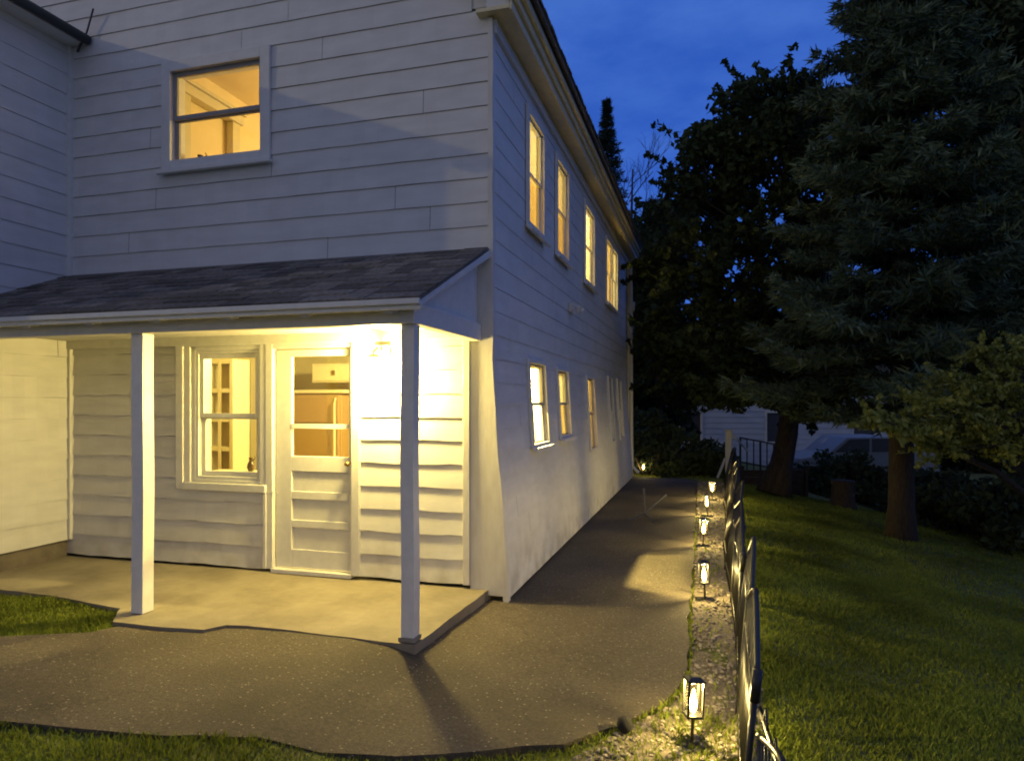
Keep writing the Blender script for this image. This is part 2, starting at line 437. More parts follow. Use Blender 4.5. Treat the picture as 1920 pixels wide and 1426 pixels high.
# ------------------------------------------------------------------ the house
XE, YE = -.13, 9.5                     # east wall line, far end
house = thing('house', 'white two storey clapboard house with shingled porch roof and many lit windows', 'house', (0, 0, 0))

def bat(z):                            # the old east wall leans out a little at its foot
    return XE * sstep(-.15, 2.1, z)
def TG(u, d, z): return (u, -d, z)             # gable wall: u = x, d outwards (-y)
def TS(u, d, z): return (bat(z) + d, u, z)     # long side wall: u = y, d outwards (+x)
def TW(u, d, z): return (-4.5 + d, u, z)       # wing wall facing east

def split(u0, u1, z0, z1, holes):
    """rectangles left of a band once the holes are cut"""
    zs = sorted({z0, z1} | {h[k] for h in holes for k in (2, 3) if z0 < h[k] < z1}); out = []
    for a, b in zip(zs, zs[1:]):
        cut = sorted((h[0], h[1]) for h in holes if h[2] < b - 1e-6 and h[3] > a + 1e-6); u = u0
        for c, d in cut:
            if c > u: out.append((u, min(c, u1), a, b))
            u = max(u, d)
        if u < u1: out.append((u, u1, a, b))
    return out

def siding(name, T, u0, u1, zs, holes, proj=.014, wav=.003, limit=None, joint=2.4):
    b = MB(); s = MB()
    for z0, z1 in zip(zs, zs[1:]):
        a0, a1 = (u0, u1) if not limit else limit(z1)
        if a1 - a0 < .05: continue
        js = []; u = a0 + rng.uniform(0, 1.6 * joint) + (20 if z1 < 2.3 and T is TG else 0)
        while u < a1: js.append(u); u += joint * rng.uniform(.8, 1.2)
        ph = rng.uniform(0, 6)
        def dd(z): return (proj if z0 < 2.2 else proj * .62) * (z1 - z) / (z1 - z0) + .004
        jj = rng.uniform(-.002, .002); wv = wav if z0 < 2.2 else wav * .3
        for (c, d, lo, hi) in split(a0, a1, z0, z1, holes + [(j - .002, j + .002, z0, z1) for j in js]):
            n = max(1, int((d - c) / .11))
            for i in range(n):
                p = c + (d - c) * i / n; q = c + (d - c) * (i + 1) / n
                def zb(u): return lo if lo > z0 else lo + wv * (math.sin(u * 7.3 + ph) + .8 * math.sin(u * 17 + 2 * ph)) + jj
                k = len(b.v)
                b.v += [T(p, dd(lo), zb(p)), T(q, dd(lo), zb(q)), T(q, dd(hi), hi), T(p, dd(hi), hi)]
                b.f.append((k, k + 1, k + 2, k + 3))
                if lo == z0:
                    k = len(b.v)
                    b.v += [T(p, dd(lo), zb(p)), T(q, dd(lo), zb(q)), T(q, -.004, zb(q) + .004), T(p, -.004, zb(p) + .004)]
                    b.f.append((k, k + 3, k + 2, k + 1))
        for (c, d, lo, hi) in split(a0, a1, z0, z1, holes): s.face(T(c, -.006, lo), T(d, -.006, lo), T(d, -.006, hi), T(c, -.006, hi))
    bmm = b.build(name, M['siding'], house)
    s.build('sheathing', M['sheath'], bmm)
    return bmm

# openings (u0,u1,z0,z1)
WIN_UP = (-3.30, -2.26, 3.80, 4.72)
DOORCASE = (-3.16, -2.22, .84, 2.16); DOOR = (-2.22, -1.34, .10, 2.16)
SIDE_UP = [(1.06, 1.72, 3.30, 4.42), (2.34, 3.02, 3.30, 4.42), (4.18, 5.00, 3.30, 4.42), (6.26, 7.70, 3.30, 4.42)]
SIDE_LO = [(1.06, 1.76, 1.16, 2.02), (2.34, 2.98, 1.18, 2.0), (4.28, 4.92, .90, 1.98), (6.45, 6.95, .90, 2.06), (7.66, 8.20, .90, 2.06)]

gab_z = [.12 + .1945 * i for i in range(36)]
def roofz(x): return 4.86 + .62 * min(x + .02, -7.2 - x) * -1 if False else 4.80 + .62 * min(-x, x + 7.4)
def glimit(z):
    lo, hi = -7.27, XE - .02
    if z > 4.80: t = (z - 4.80) / .62; lo, hi = max(lo, -7.4 + t), min(hi, -t)
    return lo, hi
lower = [z for z in gab_z if z < 2.15]
siding('gable_wall', TG, -7.3, XE, gab_z, [WIN_UP, DOORCASE, DOOR, (-.36, 0.1, 0, 2.86)], proj=.016, wav=.0035, limit=glimit, joint=3.2)
b = MB(); b.prism([(-7.27, 4.81), (-.16, 4.81), (-.16, 5.08), (-3.7, 7.27), (-7.27, 5.06)], -.0015, .02, lambda a, c, h: (a, h, c)); b.build('gable_peak', M['siding'], house)
side_z = [.02 + .1945 * i for i in range(25)]
siding('side_wall', TS, .03, YE, side_z, SIDE_UP + SIDE_LO, proj=.008, wav=.001, joint=3)
wing_z = [.26 + .1985 * i for i in range(26)]
siding('wing_wall', TW, -2.2, -.022, wing_z, [], proj=.012, wav=.001, joint=9)
b = MB(); b.box(-8.8, -4.52, -2.2, -2.14, 0, 5.2); b.box(-8.8, -8.74, -2.14, 0, 0, 5.2); b.build('wing_end_wall', M['siding'], house)
b = MB(); b.box(-4.68, -4.53, -2.13, -.01, -.2, .262); b.build('foundation', M['foundation'], house)
b = MB(); b.box(-7.3, -.1, YE, YE + .1, -.3, 4.8); b.box(-7.4, -7.3, 0.02, YE, -.3, 4.8); b.build('rear_wall', M['siding'], house)

# roof of the main block, low wing roof
b = MB()
for sgn in (1, -1):
    e = .20 if sgn == 1 else -7.6; r = -3.7
    for k, (za, zb) in enumerate(((4.905, 4.945),)):
        zr = za + .62 * (abs(e - r))
        b.hexa([(e, -.13, za), (r, -.13, zr), (r, YE + .25, zr), (e, YE + .25, za), (e, -.13, zb), (r, -.13, zr + .04), (r, YE + .25, zr + .04), (e, YE + .25, zb)])
    # ragged shingle butts along the eave
    y = -.13
    while y < YE + .25 and sgn == 1:
        ww = rng.uniform(.10, .16); h = rng.uniform(.004, .016)
        b.box(.17, .212 + rng.uniform(0, .012), y, y + ww - .012, 4.946, 4.955 + h); y += ww
roof = b.build('roof', M['shingle'], house)
b = MB(); b.box(XE - .1, .05, -.10, YE + .2, 4.715, 4.745); b.build('soffit', M['cream'], house)
b = MB()
b.box(.052, .072, -.10, YE + .2, 4.70, 4.80); b.box(.072, .105, -.10, YE + .2, 4.775, 4.86); b.box(.105, .15, -.10, YE + .2, 4.84, 4.904)
b.build('fascia', M['cream'], house, bevel=.006)
b = MB(); b.box(XE + .005, XE + .04, .02, YE, 4.60, 4.713); b.build('frieze_board', M['trim'], house, bevel=.004)
b = MB()   # eave return and rake boards on the gable
b.prism([(XE - .01, 4.745), (.05, 4.745), (.05, 4.80), (XE - .01, 4.86)], .03, .098, lambda a, c, h: (a, -h, c))
for s, e in ((1, .06), (-1, -7.46)):
    r = -3.7; z0 = 4.80 - (.06 * .62)
    b.prism([(e, z0), (r, z0 + .62 * abs(e - r)), (r, z0 + .62 * abs(e - r) + .14), (e, z0 + .14)], .105, .12, lambda a, c, h: (a, -h, c))
b.build('rake_board', M['trim'], house)
b = MB(); b.hexa([(-4.30, -2.35, 5.15), (-4.30, -.02, 5.15), (-9.0, -.02, 5.65), (-9, -2.35, 5.65), (-4.27, -2.35, 5.185), (-4.27, -.02, 5.185), (-9.0, -.02, 5.70), (-9, -2.35, 5.70)])
wr = b.build('wing_roof', M['gutter'], house)
b = MB(); b.box(-4.52, -4.30, -2.35, -.022, 5.10, 5.125); b.build('soffit', M['trim'], house)
b = MB(); b.tube([(-4.25, -2.35, 5.13), (-4.25, -.03, 5.13)], .045, 10); b.build('gutter', M['gutter'], house, smooth=True)
b = MB(); b.tube([(-4.29, -.05, 5.10), (-4.22, -.06, 5.22), (-4.14, -.07, 5.40)], .009, 6); b.tube([(-4.30, -.05, 5.12), (-4.36, -.05, 5.02)], .012, 6); b.build('gutter_hanger', M['gutter'], house)

b = MB(); b.box(-4.499, -4.455, -.05, .0, .262, 5.10); b.build('corner_trim', M['trim'], house, bevel=.004)
# corner boards and the pilaster at the front corner
b = MB()
n = 24
for i in range(n):
    z0 = 4.70 * i / n; z1 = 4.70 * (i + 1) / n
    if z0 < 0.0: continue
    j0 = .004 * math.sin(z0 * 9) ; j1 = .004 * math.sin(z1 * 9)
    b.hexa([(bat(z0) - .02, -.028, z0), (bat(z0) + .020 + j0, -.028, z0), (bat(z0) + .020 + j0, .045, z0), (bat(z0) - .02, .03, z0),
            (bat(z1) - .02, -.028, z1), (bat(z1) + .020 + j1, -.028, z1), (bat(z1) + .020 + j1, .045, z1), (bat(z1) - .02, .03, z1)])
b.build('corner_board', M['oldpaint'], house)
b = MB()
for i in range(16):
    z0 = .05 + 2.8 * i / 16; z1 = .05 + 2.8 * (i + 1) / 16
    b.hexa([(-.30, -.026, z0), (bat(z0) - .021, -.026, z0), (bat(z0) - .021, .03, z0), (-.30, .03, z0), (-.30, -.026, z1), (bat(z1) - .021, -.026, z1), (bat(z1) - .021, .03, z1), (-.30, .03, z1)])
b.build('corner_panel', M['oldpaint'], house)
b = MB(); b.box(-.362, -.302, -.045, .02, .12, 2.13); b.build('trim_board', M['oldpaint'], house, bevel=.005)
b = MB(); b.box(-.10, -.03, YE - .07, YE + .02, -.1, 4.6, None); b.build('corner_board', M['trim'], house)
b = MB(); b.tube([(-.05, YE - .10, 4.66), (-.03, YE - .10, 4.0), (-.02, YE - .1, .9), (.0, YE - .1, .25), (.14, YE - .16, .12)], .036, 10); b.tube([(-.05, YE - .1, 3.52), (.03, YE - .12, 3.6), (.03, YE - .12, 3.75)], .03, 8)
b.build('downspout', M['trim'], house, smooth=True)

# ---- windows
def ring(b, u0, u1, z0, z1, wd, d0, d1, T, bottom=True):
    b.box(u0, u0 + wd, d0, d1, z0, z1, T); b.box(u1 - wd, u1, d0, d1, z0, z1, T)
    b.box(u0 + wd, u1 - wd, d0, d1, z1 - wd, z1, T)
    if bottom: b.box(u0 + wd, u1 - wd, d0, d1, z0, z0 + wd, T)

def window(op, T, casing=.10, sill=True, sashmat='trim', mid=.5, deep=.16, cas=True, out=0, shade=None, st=.042):
    u0, u1, z0, z1 = op
    b = MB(); ring(b, u0, u1, z0, z1, .028, -deep, .012, T)
    wnd = b.build('window', M['trim'], house, bevel=.003)
    if cas:
        b = MB(); ring(b, u0 - casing + .03, u1 + casing - .03, z0 - casing * .7 + .03, z1 + casing - .03, casing, .0135, .040, T)
        b.build('casing', M['trim'], wnd, bevel=.004)
    if sill:
        b = MB(); b.box(u0 - casing, u1 + casing, .041, .085, z0 - casing * .7, z0 - casing * .7 + .035, T); b.build('sill', M['trim'], wnd, bevel=.005)
    zm = z0 + (z1 - z0) * mid
    a0, a1 = u0 + .03, u1 - .03
    for lo, hi, d in ((z0 + .03, zm + .015, (-.045 if st > .03 else -.034) + out), (zm - .015, z1 - .03, (-.020 if st > .03 else -.014) + out)):
        b = MB(); ring(b, a0, a1, lo, hi, st, d - .012, d + (.014 if st > .03 else .004), T); b.build('sash', M[sashmat], wnd, bevel=.003)
        b = MB(); b.box(a0 + st + .001, a1 - st - .001, d - .002, d + .002, lo + st + .001, hi - st - .001, T); b.build('pane', M['glass'], wnd)
    if shade:
        for part, m in shade:
            lo, hi = (z0 + .03, zm) if part == 'low' else (zm + .001, z1 - .03)
            b = MB(); nf = 9
            for k in range(nf):
                ua = u0 + .03 + (u1 - u0 - .06) * k / nf; ub = u0 + .03 + (u1 - u0 - .06) * (k + 1) / nf
                d0_ = -.046 - .004 * math.sin(k * 2.4); d1_ = -.046 - .004 * math.sin((k + 1) * 2.4)
                b.face(T(ua, d0_, lo), T(ub, d1_, lo), T(ub, d1_, hi), T(ua, d0_, hi))
            b.build('shade', M[m], wnd)
    return wnd

window(WIN_UP, TG, casing=.10, sashmat='sash', mid=.50)
WHT, AMB = 'shade_white', 'shade_amber'
for op, sh in zip(SIDE_UP[:3], ((('top', WHT), ('low', AMB)), (('top', WHT), ('low', AMB)), (('top', WHT), ('low', WHT)))):
    window(op, TS, casing=.07, deep=.12, out=.018, shade=sh, st=.024)
u0, u1, z0, z1 = SIDE_UP[3]; um = (u0 + u1) / 2
window((u0, um - .02, z0, z1), TS, casing=.05, out=.018, st=.024, shade=(('top', AMB), ('low', AMB))); window((um + .02, u1, z0, z1), TS, casing=.05, sill=False, out=.018, st=.024, shade=(('top', WHT), ('low', WHT)))
b = MB(); b.box(um - .021, um + .021, -.1, .03, z0 + .01, z1 - .01, TS); b.build('mullion', M['trim'], house)
for op, sh in zip(SIDE_LO, ((('top', WHT),), (('top', WHT), ('low', AMB)), (('top', AMB), ('low', AMB)), None, None)):
    window(op, TS, casing=.04, sashmat='sash', out=.018, deep=.12, shade=sh, sill=op[0] < 4, st=.024)

# ---- porch window, door and the trim that joins them
pw = window((-3.00, -2.30, .90, 2.08), TG, cas=False, sill=False, sashmat='trim', mid=.49)
b = MB()
b.box(-3.20, -3.12, -.02, .045, .80, 2.19, TG); b.box(-3.119, -3.05, -.02, .030, .87, 2.12, TG); b.box(-3.049, -3.001, -.02, .014, .87, 2.12, TG)
b.box(-2.299, -2.235, -.02, .030, .87, 2.12, TG)
b.box(-3.119, -1.373, -.02, .045, 2.121, 2.19, TG)
b.box(-3.119, -2.225, -.02, .055, .80, .869, TG)
b.box(-3.0, -2.3, -.02, .020, .87, .899, TG); b.box(-3.0, -2.3, -.02, .022, 2.081, 2.12, TG)
b.build('window_casing', M['trim'], house, bevel=.006)
b = MB()
b.box(-2.255, -2.225, -.02, .044, .125, .799, TG)
b.box(-2.234, -2.165, -.10, .034, .125, 2.12, TG); b.box(-1.372, -1.30, -.02, .05, .125, 2.124, TG)
b.box(-2.164, -1.373, -.10, .030, 2.08, 2.12, TG); b.box(-2.164, -1.373, -.1, .06, .10, .135, TG)
b.box(-2.224, -2.10, .031, .036, .8, .81, TG)
b.build('door_casing', M['trim'], house, bevel=.006)
b = MB()
dx0, dx1 = -2.155, -1.382
for a, c, lo, hi in ((dx0, -1.995, .145, 2.07), (-1.425, dx1, .145, 2.07), (-1.995, -1.425, 2.01, 2.07), (-1.995, -1.425, .995, 1.13), (-1.995, -1.425, .75, .82), (-1.995, -1.425, .50, .565), (-1.995, -1.425, .145, .305)):
    b.box(a, c, -.045, -.008, lo, hi, TG)
for lo, hi in ((.82, .995), (.565, .75), (.305, .50)): b.box(-1.995, -1.425, -.040, -.026, lo, hi, TG)
door = b.build('door', M['trim'], house, bevel=.004)
b = MB(); b.box(-1.995, -1.425, -.042, -.004, 1.375, 1.415, TG); b.build('glazing_bar', M['trim'], door)
b = MB(); b.box(-1.995, -1.425, -.028, -.024, 1.131, 2.009, TG); b.build('pane', M['glass'], door)
b = MB(); b.tube([TG(-1.405, -.008, 1.08), TG(-1.405, .035, 1.08)], .012, 10); b.lathe([(.001, -.025), (.024, -.012), (.028, 0), (.024, .012), (.001, .025)], 14, TG(-1.405, .055, 1.08)); b.build('handle', M['brass'], door, smooth=True)

# ---- porch
def roofp(y): return 2.86 + (2.235 - 2.86) * (-y) / 1.47      # slope of the porch roof
SL = math.atan((2.86 - 2.235) / 1.47)
b = MB()
zt = lambda y, o: roofp(y) + o
b.hexa([(-4.49, -1.46, zt(-1.46, -.022)), (-.112, -1.46, zt(-1.46, -.022)), (-.14, -.03, zt(-.03, -.022)), (-4.49, -.03, zt(-.03, -.022)),
        (-4.49, -1.46, zt(-1.46, 0)), (-.112, -1.46, zt(-1.46, 0)), (-.14, -.03, zt(-.03, 0)), (-4.49, -.03, zt(-.03, 0))])
nrow = 11
for r in range(nrow):
    ya = -1.475 + 1.45 * r / nrow; yb = min(ya + .20, -.02); x = -4.49 - rng.uniform(0, .3)
    while x < -.10:
        wd = rng.uniform(.12, .30); xa = max(x, -4.49); xb = min(x + wd - .005, -.104 - .03 * (ya + 1.475) / 1.45)
        if xb - xa > .02:
            t = rng.choice((.010, .012, .016)); za = roofp(ya); zb = roofp(yb)
            b.hexa([(xa, ya, za + .002), (xb, ya, za + .002), (xb, yb, zb + .001), (xa, yb, zb + .001), (xa, ya, za + t), (xb, ya, za + t), (xb, yb, zb + .003), (xa, yb, zb + .003)])
        x += wd
proof = b.build('porch_roof', M['shingle'], house)
b = MB(); b.box(-4.49, -.105, -1.455, -1.43, 2.165, 2.212); b.box(-4.49, -.108, -1.476, -1.4555, 2.196, 2.232); b.build('fascia', M['trim'], proof, bevel=.004)
for i in range(8):
    x = -.34 - .585 * i
    b = MB(); b.prism([(-1.428, 2.150), (-1.25, 2.185), (-1.25, roofp(-1.25) - .03), (-1.428, roofp(-1.428) - .03)], x - .03, x + .03, lambda a, c, h: (h, a, c)); b.build('rafter_tail', M['trim'], proof)
b = MB(); b.box(-4.49, -.20, -1.345, -1.255, 2.095, 2.195); b.build('porch_beam', M['trim'], house, bevel=.006)
b = MB(); b.box(-.292, -.205, -1.254, -.03, 2.10, 2.235); b.build('porch_beam', M['trim'], house, bevel=.006)
b = MB(); b.prism([(-1.40, 2.236), (-.03, 2.236), (-.03, roofp(-.03) - .024), (-1.40, roofp(-1.40) - .024)], -.26, -.24, lambda a, c, h: (h, a, c)); b.build('cheek_panel', M['trim'], house)
b = MB(); b.prism([(-1.45, roofp(-1.45) - .065), (-.03, roofp(-.03) - .075), (-.03, roofp(-.03) - .023), (-1.45, roofp(-1.45) - .023)], -.238, -.125, lambda a, c, h: (h, a, c)); b.build('rake_board', M['trim'], proof, bevel=.004)
b = MB(); b.box(-4.49, -.293, -1.254, -.03, 2.205, 2.22); b.build('porch_ceiling', M['trim'], house)
b = MB(); b.box(-4.49, -.363, -.058, -.022, 2.125, 2.204); b.build('ceiling_trim', M['trim'], house)
def post(x, y, wd, zb, lab=None):
    b = MB(); n = 7
    for i in range(n):
        z0 = zb + (2.094 - zb) * i / n; z1 = zb + (2.094 - zb) * (i + 1) / n
        f = lambda z: .004 * math.sin(z * 4 + x)
        h = wd / 2
        b.hexa([(x - h + f(z0), y - h, z0), (x + h + f(z0), y - h, z0), (x + h + f(z0), y + h, z0), (x - h + f(z0), y + h, z0), (x - h + f(z1), y - h, z1), (x + h + f(z1), y - h, z1), (x + h + f(z1), y + h, z1), (x - h + f(z1), y + h, z1)])
    o = b.build('porch_post', M['trim'], house)
    return o
post(-.262, -1.27, .088, .098); post(-2.36, -1.27, .10, .098)
b = MB(); b.box(-.318, -.208, -1.325, -1.215, .098, .125); b.build('post_base', M['wood_grey'], house)
slab = [(-.20, -1.33), (-.175, -.6), (-.15, .02), (-4.9, .02), (-4.9, -1.0), (-3.95, -1.10), (-3.4, -1.12), (-2.60, -1.24), (-2.39, -1.50), (-1.98, -1.50), (-1.66, -1.47), (-1.58, -1.34), (-1.3, -1.31)]
o = sheet('porch_slab', wiggle(slab, .11, .006), lambda x, y: (.092 + .003 * math.sin(2 * x + y)), .30, M['concrete'], .22, house)

# ---- rooms behind the lit windows
def room(x0, x1, y0, y1, z0, z1, front=(), right=(), m='plaster', fm='floorwood', left=()):
    b = MB()
    for (c, d, lo, hi) in split(x0, x1, z0, z1, list(front)): b.face((c, y0, lo), (d, y0, lo), (d, y0, hi), (c, y0, hi))
    for (c, d, lo, hi) in split(y0, y1, z0, z1, list(right)): b.face((x1, c, lo), (x1, d, lo), (x1, d, hi), (x1, c, hi))
    b.face((x0, y1, z0), (x1, y1, z0), (x1, y1, z1), (x0, y1, z1)); b.face((x0, y0, z0), (x0, y1, z0), (x0, y1, z1), (x0, y0, z1))
    b.face((x0, y0, z1), (x1, y0, z1), (x1, y1, z1), (x0, y1, z1))
    b.build('interior_wall', M[m], house)
    b = MB(); b.face((x0, y0, z0), (x1, y0, z0), (x1, y1, z0), (x0, y1, z0)); b.build('interior_floor', M[fm], house)
XI = -.29
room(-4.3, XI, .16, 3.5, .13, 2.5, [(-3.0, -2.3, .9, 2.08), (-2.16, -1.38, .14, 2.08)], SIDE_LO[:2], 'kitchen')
room(-4.3, XI, 3.6, 5.9, .13, 2.5, [], SIDE_LO[2:3], 'plaster')
room(-4.3, XI, 6.0, 9.3, .13, 2.5, [], SIDE_LO[3:], 'plaster')
room(-3.50, XI, .16, 3.6, 2.75, 5.0, [WIN_UP], SIDE_UP[:2], 'plaster')
room(-3.50, XI, 3.7, 9.3, 2.75, 5.0, [], [SIDE_UP[2], (u0, u1, z0, z1)], 'plaster2')
ks = bpy.data.lights.new('added_path_spot', 'SPOT'); ks.energy = 1700; ks.spot_size = R(70); ks.spot_blend = .3; ks.shadow_soft_size = .05; ks.color = (1, .74, .22)  # extra spot, added to throw the bright window patch onto the path
ko = bpy.data.objects.new('added_path_spot', ks); col.objects.link(ko); ko.location = (-.92, 1.46, 2.38)
ko.rotation_euler = Vector((1.5, -.15, -1.75)).to_track_quat('-Z', 'Y').to_euler()
lamp('kitchen_light', (-.92, 1.32, 2.38), 430, .04, (1, .78, .26))
lamp('dining_light', (-2.75, .62, 2.25), 46, .10, (1, .80, .28))
lamp('parlour_light', (-1.1, 4.6, 2.2), 70, .10, (1, .78, .30))
lamp('bedroom_light', (-1.5, 1.9, 4.2), 90, .10, (1, .78, .30))
lamp('landing_light', (-1.2, 4.6, 4.1), 130, .10, (1, .78, .30))
lamp('hall_light', (-1.2, 7.0, 4.0), 130, .10, (1, .78, .30))
# inner door casing and moulding seen through the upper window
b = MB(); b.box(-3.49, -3.40, .26, .38, 2.76, 4.66); b.box(-3.49, -3.40, 1.0, 1.12, 2.76, 4.66); b.box(-3.49, -3.38, .22, 1.16, 4.661, 4.76); b.box(-3.49, -3.35, .20, 1.18, 4.761, 4.80)
b.build('interior_casing', M['cab'], house, bevel=.006)
fr = thing('refrigerator', 'tan refrigerator with rounded top seen through the porch door glass', 'refrigerator', (-1.95, 2.35, .13))
fx0, fzt = on_y(548, 738, 2.35); fx1, _ = on_y(640, 738, 2.35)
b = MB(); b.box(fx0, fx1, 2.35, 2.95, .14, fzt); b.build('cabinet', M['fridge'], fr, bevel=.04)
b = MB(); b.box(fx0 - .004, fx1 + .06, 2.33, 2.96, fzt + .001, fzt + .05); b.build('top', M['cab'], fr, bevel=.02)
b = MB(); b.box(fx0 + .02, fx1 - .02, 2.315, 2.348, .6, fzt - .40); b.box(fx0 + .02, fx1 - .02, 2.315, 2.348, fzt - .37, fzt - .03); b.build('door', M['fridge'], fr, bevel=.012)
b = MB(); b.tube([(fx1 - .06, 2.31, .8), (fx1 - .05, 2.27, .85), (fx1 - .05, 2.27, fzt - .12), (fx1 - .06, 2.31, fzt - .06)], .014, 8); b.build('handle', M['cab'], fr)
cx0, cz1 = on_y(583, 682, 2.6); cx1, cz0 = on_y(668, 716, 2.6)
kc = thing('kitchen_cabinet', 'cream wall cabinet hung above the tan refrigerator', 'cabinet', (cx0, 2.6, cz0))
b = MB(); b.box(cx0, cx1, 2.62, 3.0, cz0, cz1); b.build('carcass', M['cab'], kc, bevel=.006)
b = MB(); b.box(cx0 + .02, cx1 - .02, 2.60, 2.619, cz0 + .02, cz1 - .02); dd = b.build('door', M['cab'], kc, bevel=.006)
b = MB(); b.box((cx0 + cx1) / 2 - .02, (cx0 + cx1) / 2 + .02, 2.585, 2.599, (cz0 + cz1) / 2 - .03, (cz0 + cz1) / 2 + .03); b.build('handle', M['brass'], dd)
sx0, sz1 = on_y(386, 690, 1.2); sx1, sz0 = on_y(437, 882, 1.2)
su = thing('china_cabinet', 'tall white shelf cabinet seen inside through the porch window', 'cabinet', (sx0, 1.2, .13))
b = MB()
b.box(sx0, sx0 + .05, 1.2, 1.5, .14, sz1 + .1); b.box(sx1 - .05, sx1, 1.2, 1.5, .14, sz1 + .1); b.box(sx0, sx1, 1.48, 1.5, .14, sz1 + .1)
b.build('carcass', M['cab'], su, bevel=.004)
b = MB(); b.box(sx0 + .051, sx1 - .051, 1.40, 1.469, .2, sz1 + .09); b.build('back_panel', M['backboard'], su)
for k in range(6):
    z = .4 + (sz1 - .35) * k / 5
    b = MB(); b.box(sx0 + .051, sx1 - .051, 1.21, 1.399, z, z + .05); b.build('shelf', M['cab'], su)
b = MB(); b.box((sx0 + sx1) / 2 - .02, (sx0 + sx1) / 2 + .02, 1.2, 1.209, .4, sz1 + .08); b.build('stile', M['cab'], su)
def vase(name, label, c, h, r, cat):
    b = MB(); b.lathe([(r * .6, 0), (r, h * .25), (r * .9, h * .5), (r * .4, h * .75), (r * .55, h)], 14, c)
    b.tube([(c[0] + r * .5, c[1], c[2] + h * .75), (c[0] + r * 1.5, c[1], c[2] + h * .95), (c[0] + r * 1.2, c[1], c[2] + h * 1.1)], r * .14, 6)
    tag(b.build(name, M['ornament'], None, smooth=False), label, cat)
px_, pz_ = on_y(470, 888, .25)
b = MB(); b.box(-3.0, -2.28, .165, .34, .93, .955); b.build('window_stool', M['cab'], house)
vase('pitcher', 'small dark pitcher standing inside the porch window sill', (px_, .25, .955), .13, .035, 'pitcher')
b = MB(); b.box(-3.3, -2.26, .165, .30, 3.80, 3.83); b.build('window_stool', M['cab'], house)
vase('jug', 'small brown jug on the upstairs window ledge', (-3.16, .23, 3.83), .16, .05, 'jug')

# ---- wall fixture and the porch lamp
wl = thing('wall_lamp', 'glowing white porch lamp mounted on clapboards beside the door', 'wall lamp', (-1.09, -.03, 2.02))
b = MB(); b.box(-1.16, -1.02, .018, .040, 1.97, 2.09, TG); b.build('backplate', M['oldpaint'], wl, bevel=.006)
b = MB(); b.tube([TG(-1.09, .04, 2.03), TG(-1.09, .12, 2.055), TG(-1.09, .18, 2.02), TG(-1.09, .18, 1.98)], .014, 8); b.lathe([(.05, 0), (.055, .03), (.02, .05)], 16, TG(-1.09, .18, 1.955)); b.build('bracket', M['trim'], wl, smooth=True)
M['globe'] = glow_mat('lamp_globe', (1, .78, .27), 165, True)
b = MB(); b.lathe([(.03, -.24), (.07, -.22), (.085, -.14), (.072, -.04), (.045, 0)], 20, TG(-1.09, .18, 1.954)); b.build('globe', M['globe'], wl, smooth=True)
lamp('porch_light', TG(-1.09, .18, 1.85), 45, .05, (1, .70, .12))
fl = thing('floodlight', 'small unlit light fixture high on the long side wall', 'wall light', (-.12, 3.2, 2.78))
b = MB(); b.box(3.12, 3.24, .01, .05, 2.74, 2.86, TS); b.build('backplate', M['oldpaint'], fl, bevel=.006)
for s in (-1, 1):
    b = MB(); p = Vector(TS(3.18 + .05 * s, .06, 2.82)); q = p + Vector((.09, .05 * s, -.06))
    b.tube([p, p.lerp(q, .4), p.lerp(q, .41), q], [.012, .012, .025, .045], 10); b.build('lamp_head', M['oldpaint'], fl, smooth=False)

# ------------------------------------------------------------------ garden lanterns
M['bulb'] = glow_mat('lantern_bulb', (1, .68, .18), 20)
def make_lantern(loc, label, tilt=(0, 0), rz=0):
    t = thing('garden_lantern', label, 'lantern', loc, 'stake lanterns along the path')
    link.local = True
    h0, h1, r = .125, .292, .035
    b = MB(); b.tube([(0, 0, -.12), (0, 0, h0)], .008, 8); b.build('stake', M['dark'], t)
    b = MB()
    b.box(-r - .004, r + .004, -r - .004, r + .004, h0, h0 + .012)
    for sx_ in (-1, 1):
        for sy_ in (-1, 1): b.box(sx_ * r - .0045, sx_ * r + .0045, sy_ * r - .0045, sy_ * r + .0045, h0 + .012, h1)
    b.build('frame', M['dark'], t)
    b = MB()
    for k in range(2):
        e = .058 if k == 0 else .04
    b.box(-.044, .044, -.044, .044, h1, h1 + .010); b.hexa([(-.038, -.038, h1 + .010), (.038, -.038, h1 + .010), (.038, .038, h1 + .010), (-.038, .038, h1 + .010), (-.02, -.02, h1 + .022), (.02, -.02, h1 + .022), (.02, .02, h1 + .022), (-.02, .02, h1 + .022)])
    b.build('cap', M['dark'], t, bevel=.002)
    b = MB()
    q = r - .001
    for a, c in (((-q, -q), (q, -q)), ((q, -q), (q, q)), ((q, q), (-q, q)), ((-q, q), (-q, -q))):
        b.face((a[0], a[1], h0 + .012), (c[0], c[1], h0 + .012), (c[0], c[1], h1), (a[0], a[1], h1))
    b.build('glass', M['lglass'], t)
    b = MB(); b.lathe([(.006, .142), (.012, .152), (.017, .175), (.016, .198), (.010, .226), (.004, .248), (.001, .254)], 14); b.build('bulb', M['bulb'], t, smooth=True)
    lamp('lantern_light', (0, 0, .264), LANW, .012, (1, .77, .29), t)
    t.rotation_euler = (tilt[0], tilt[1], rz)
    link.local = False
    return t
LANW = 15.0
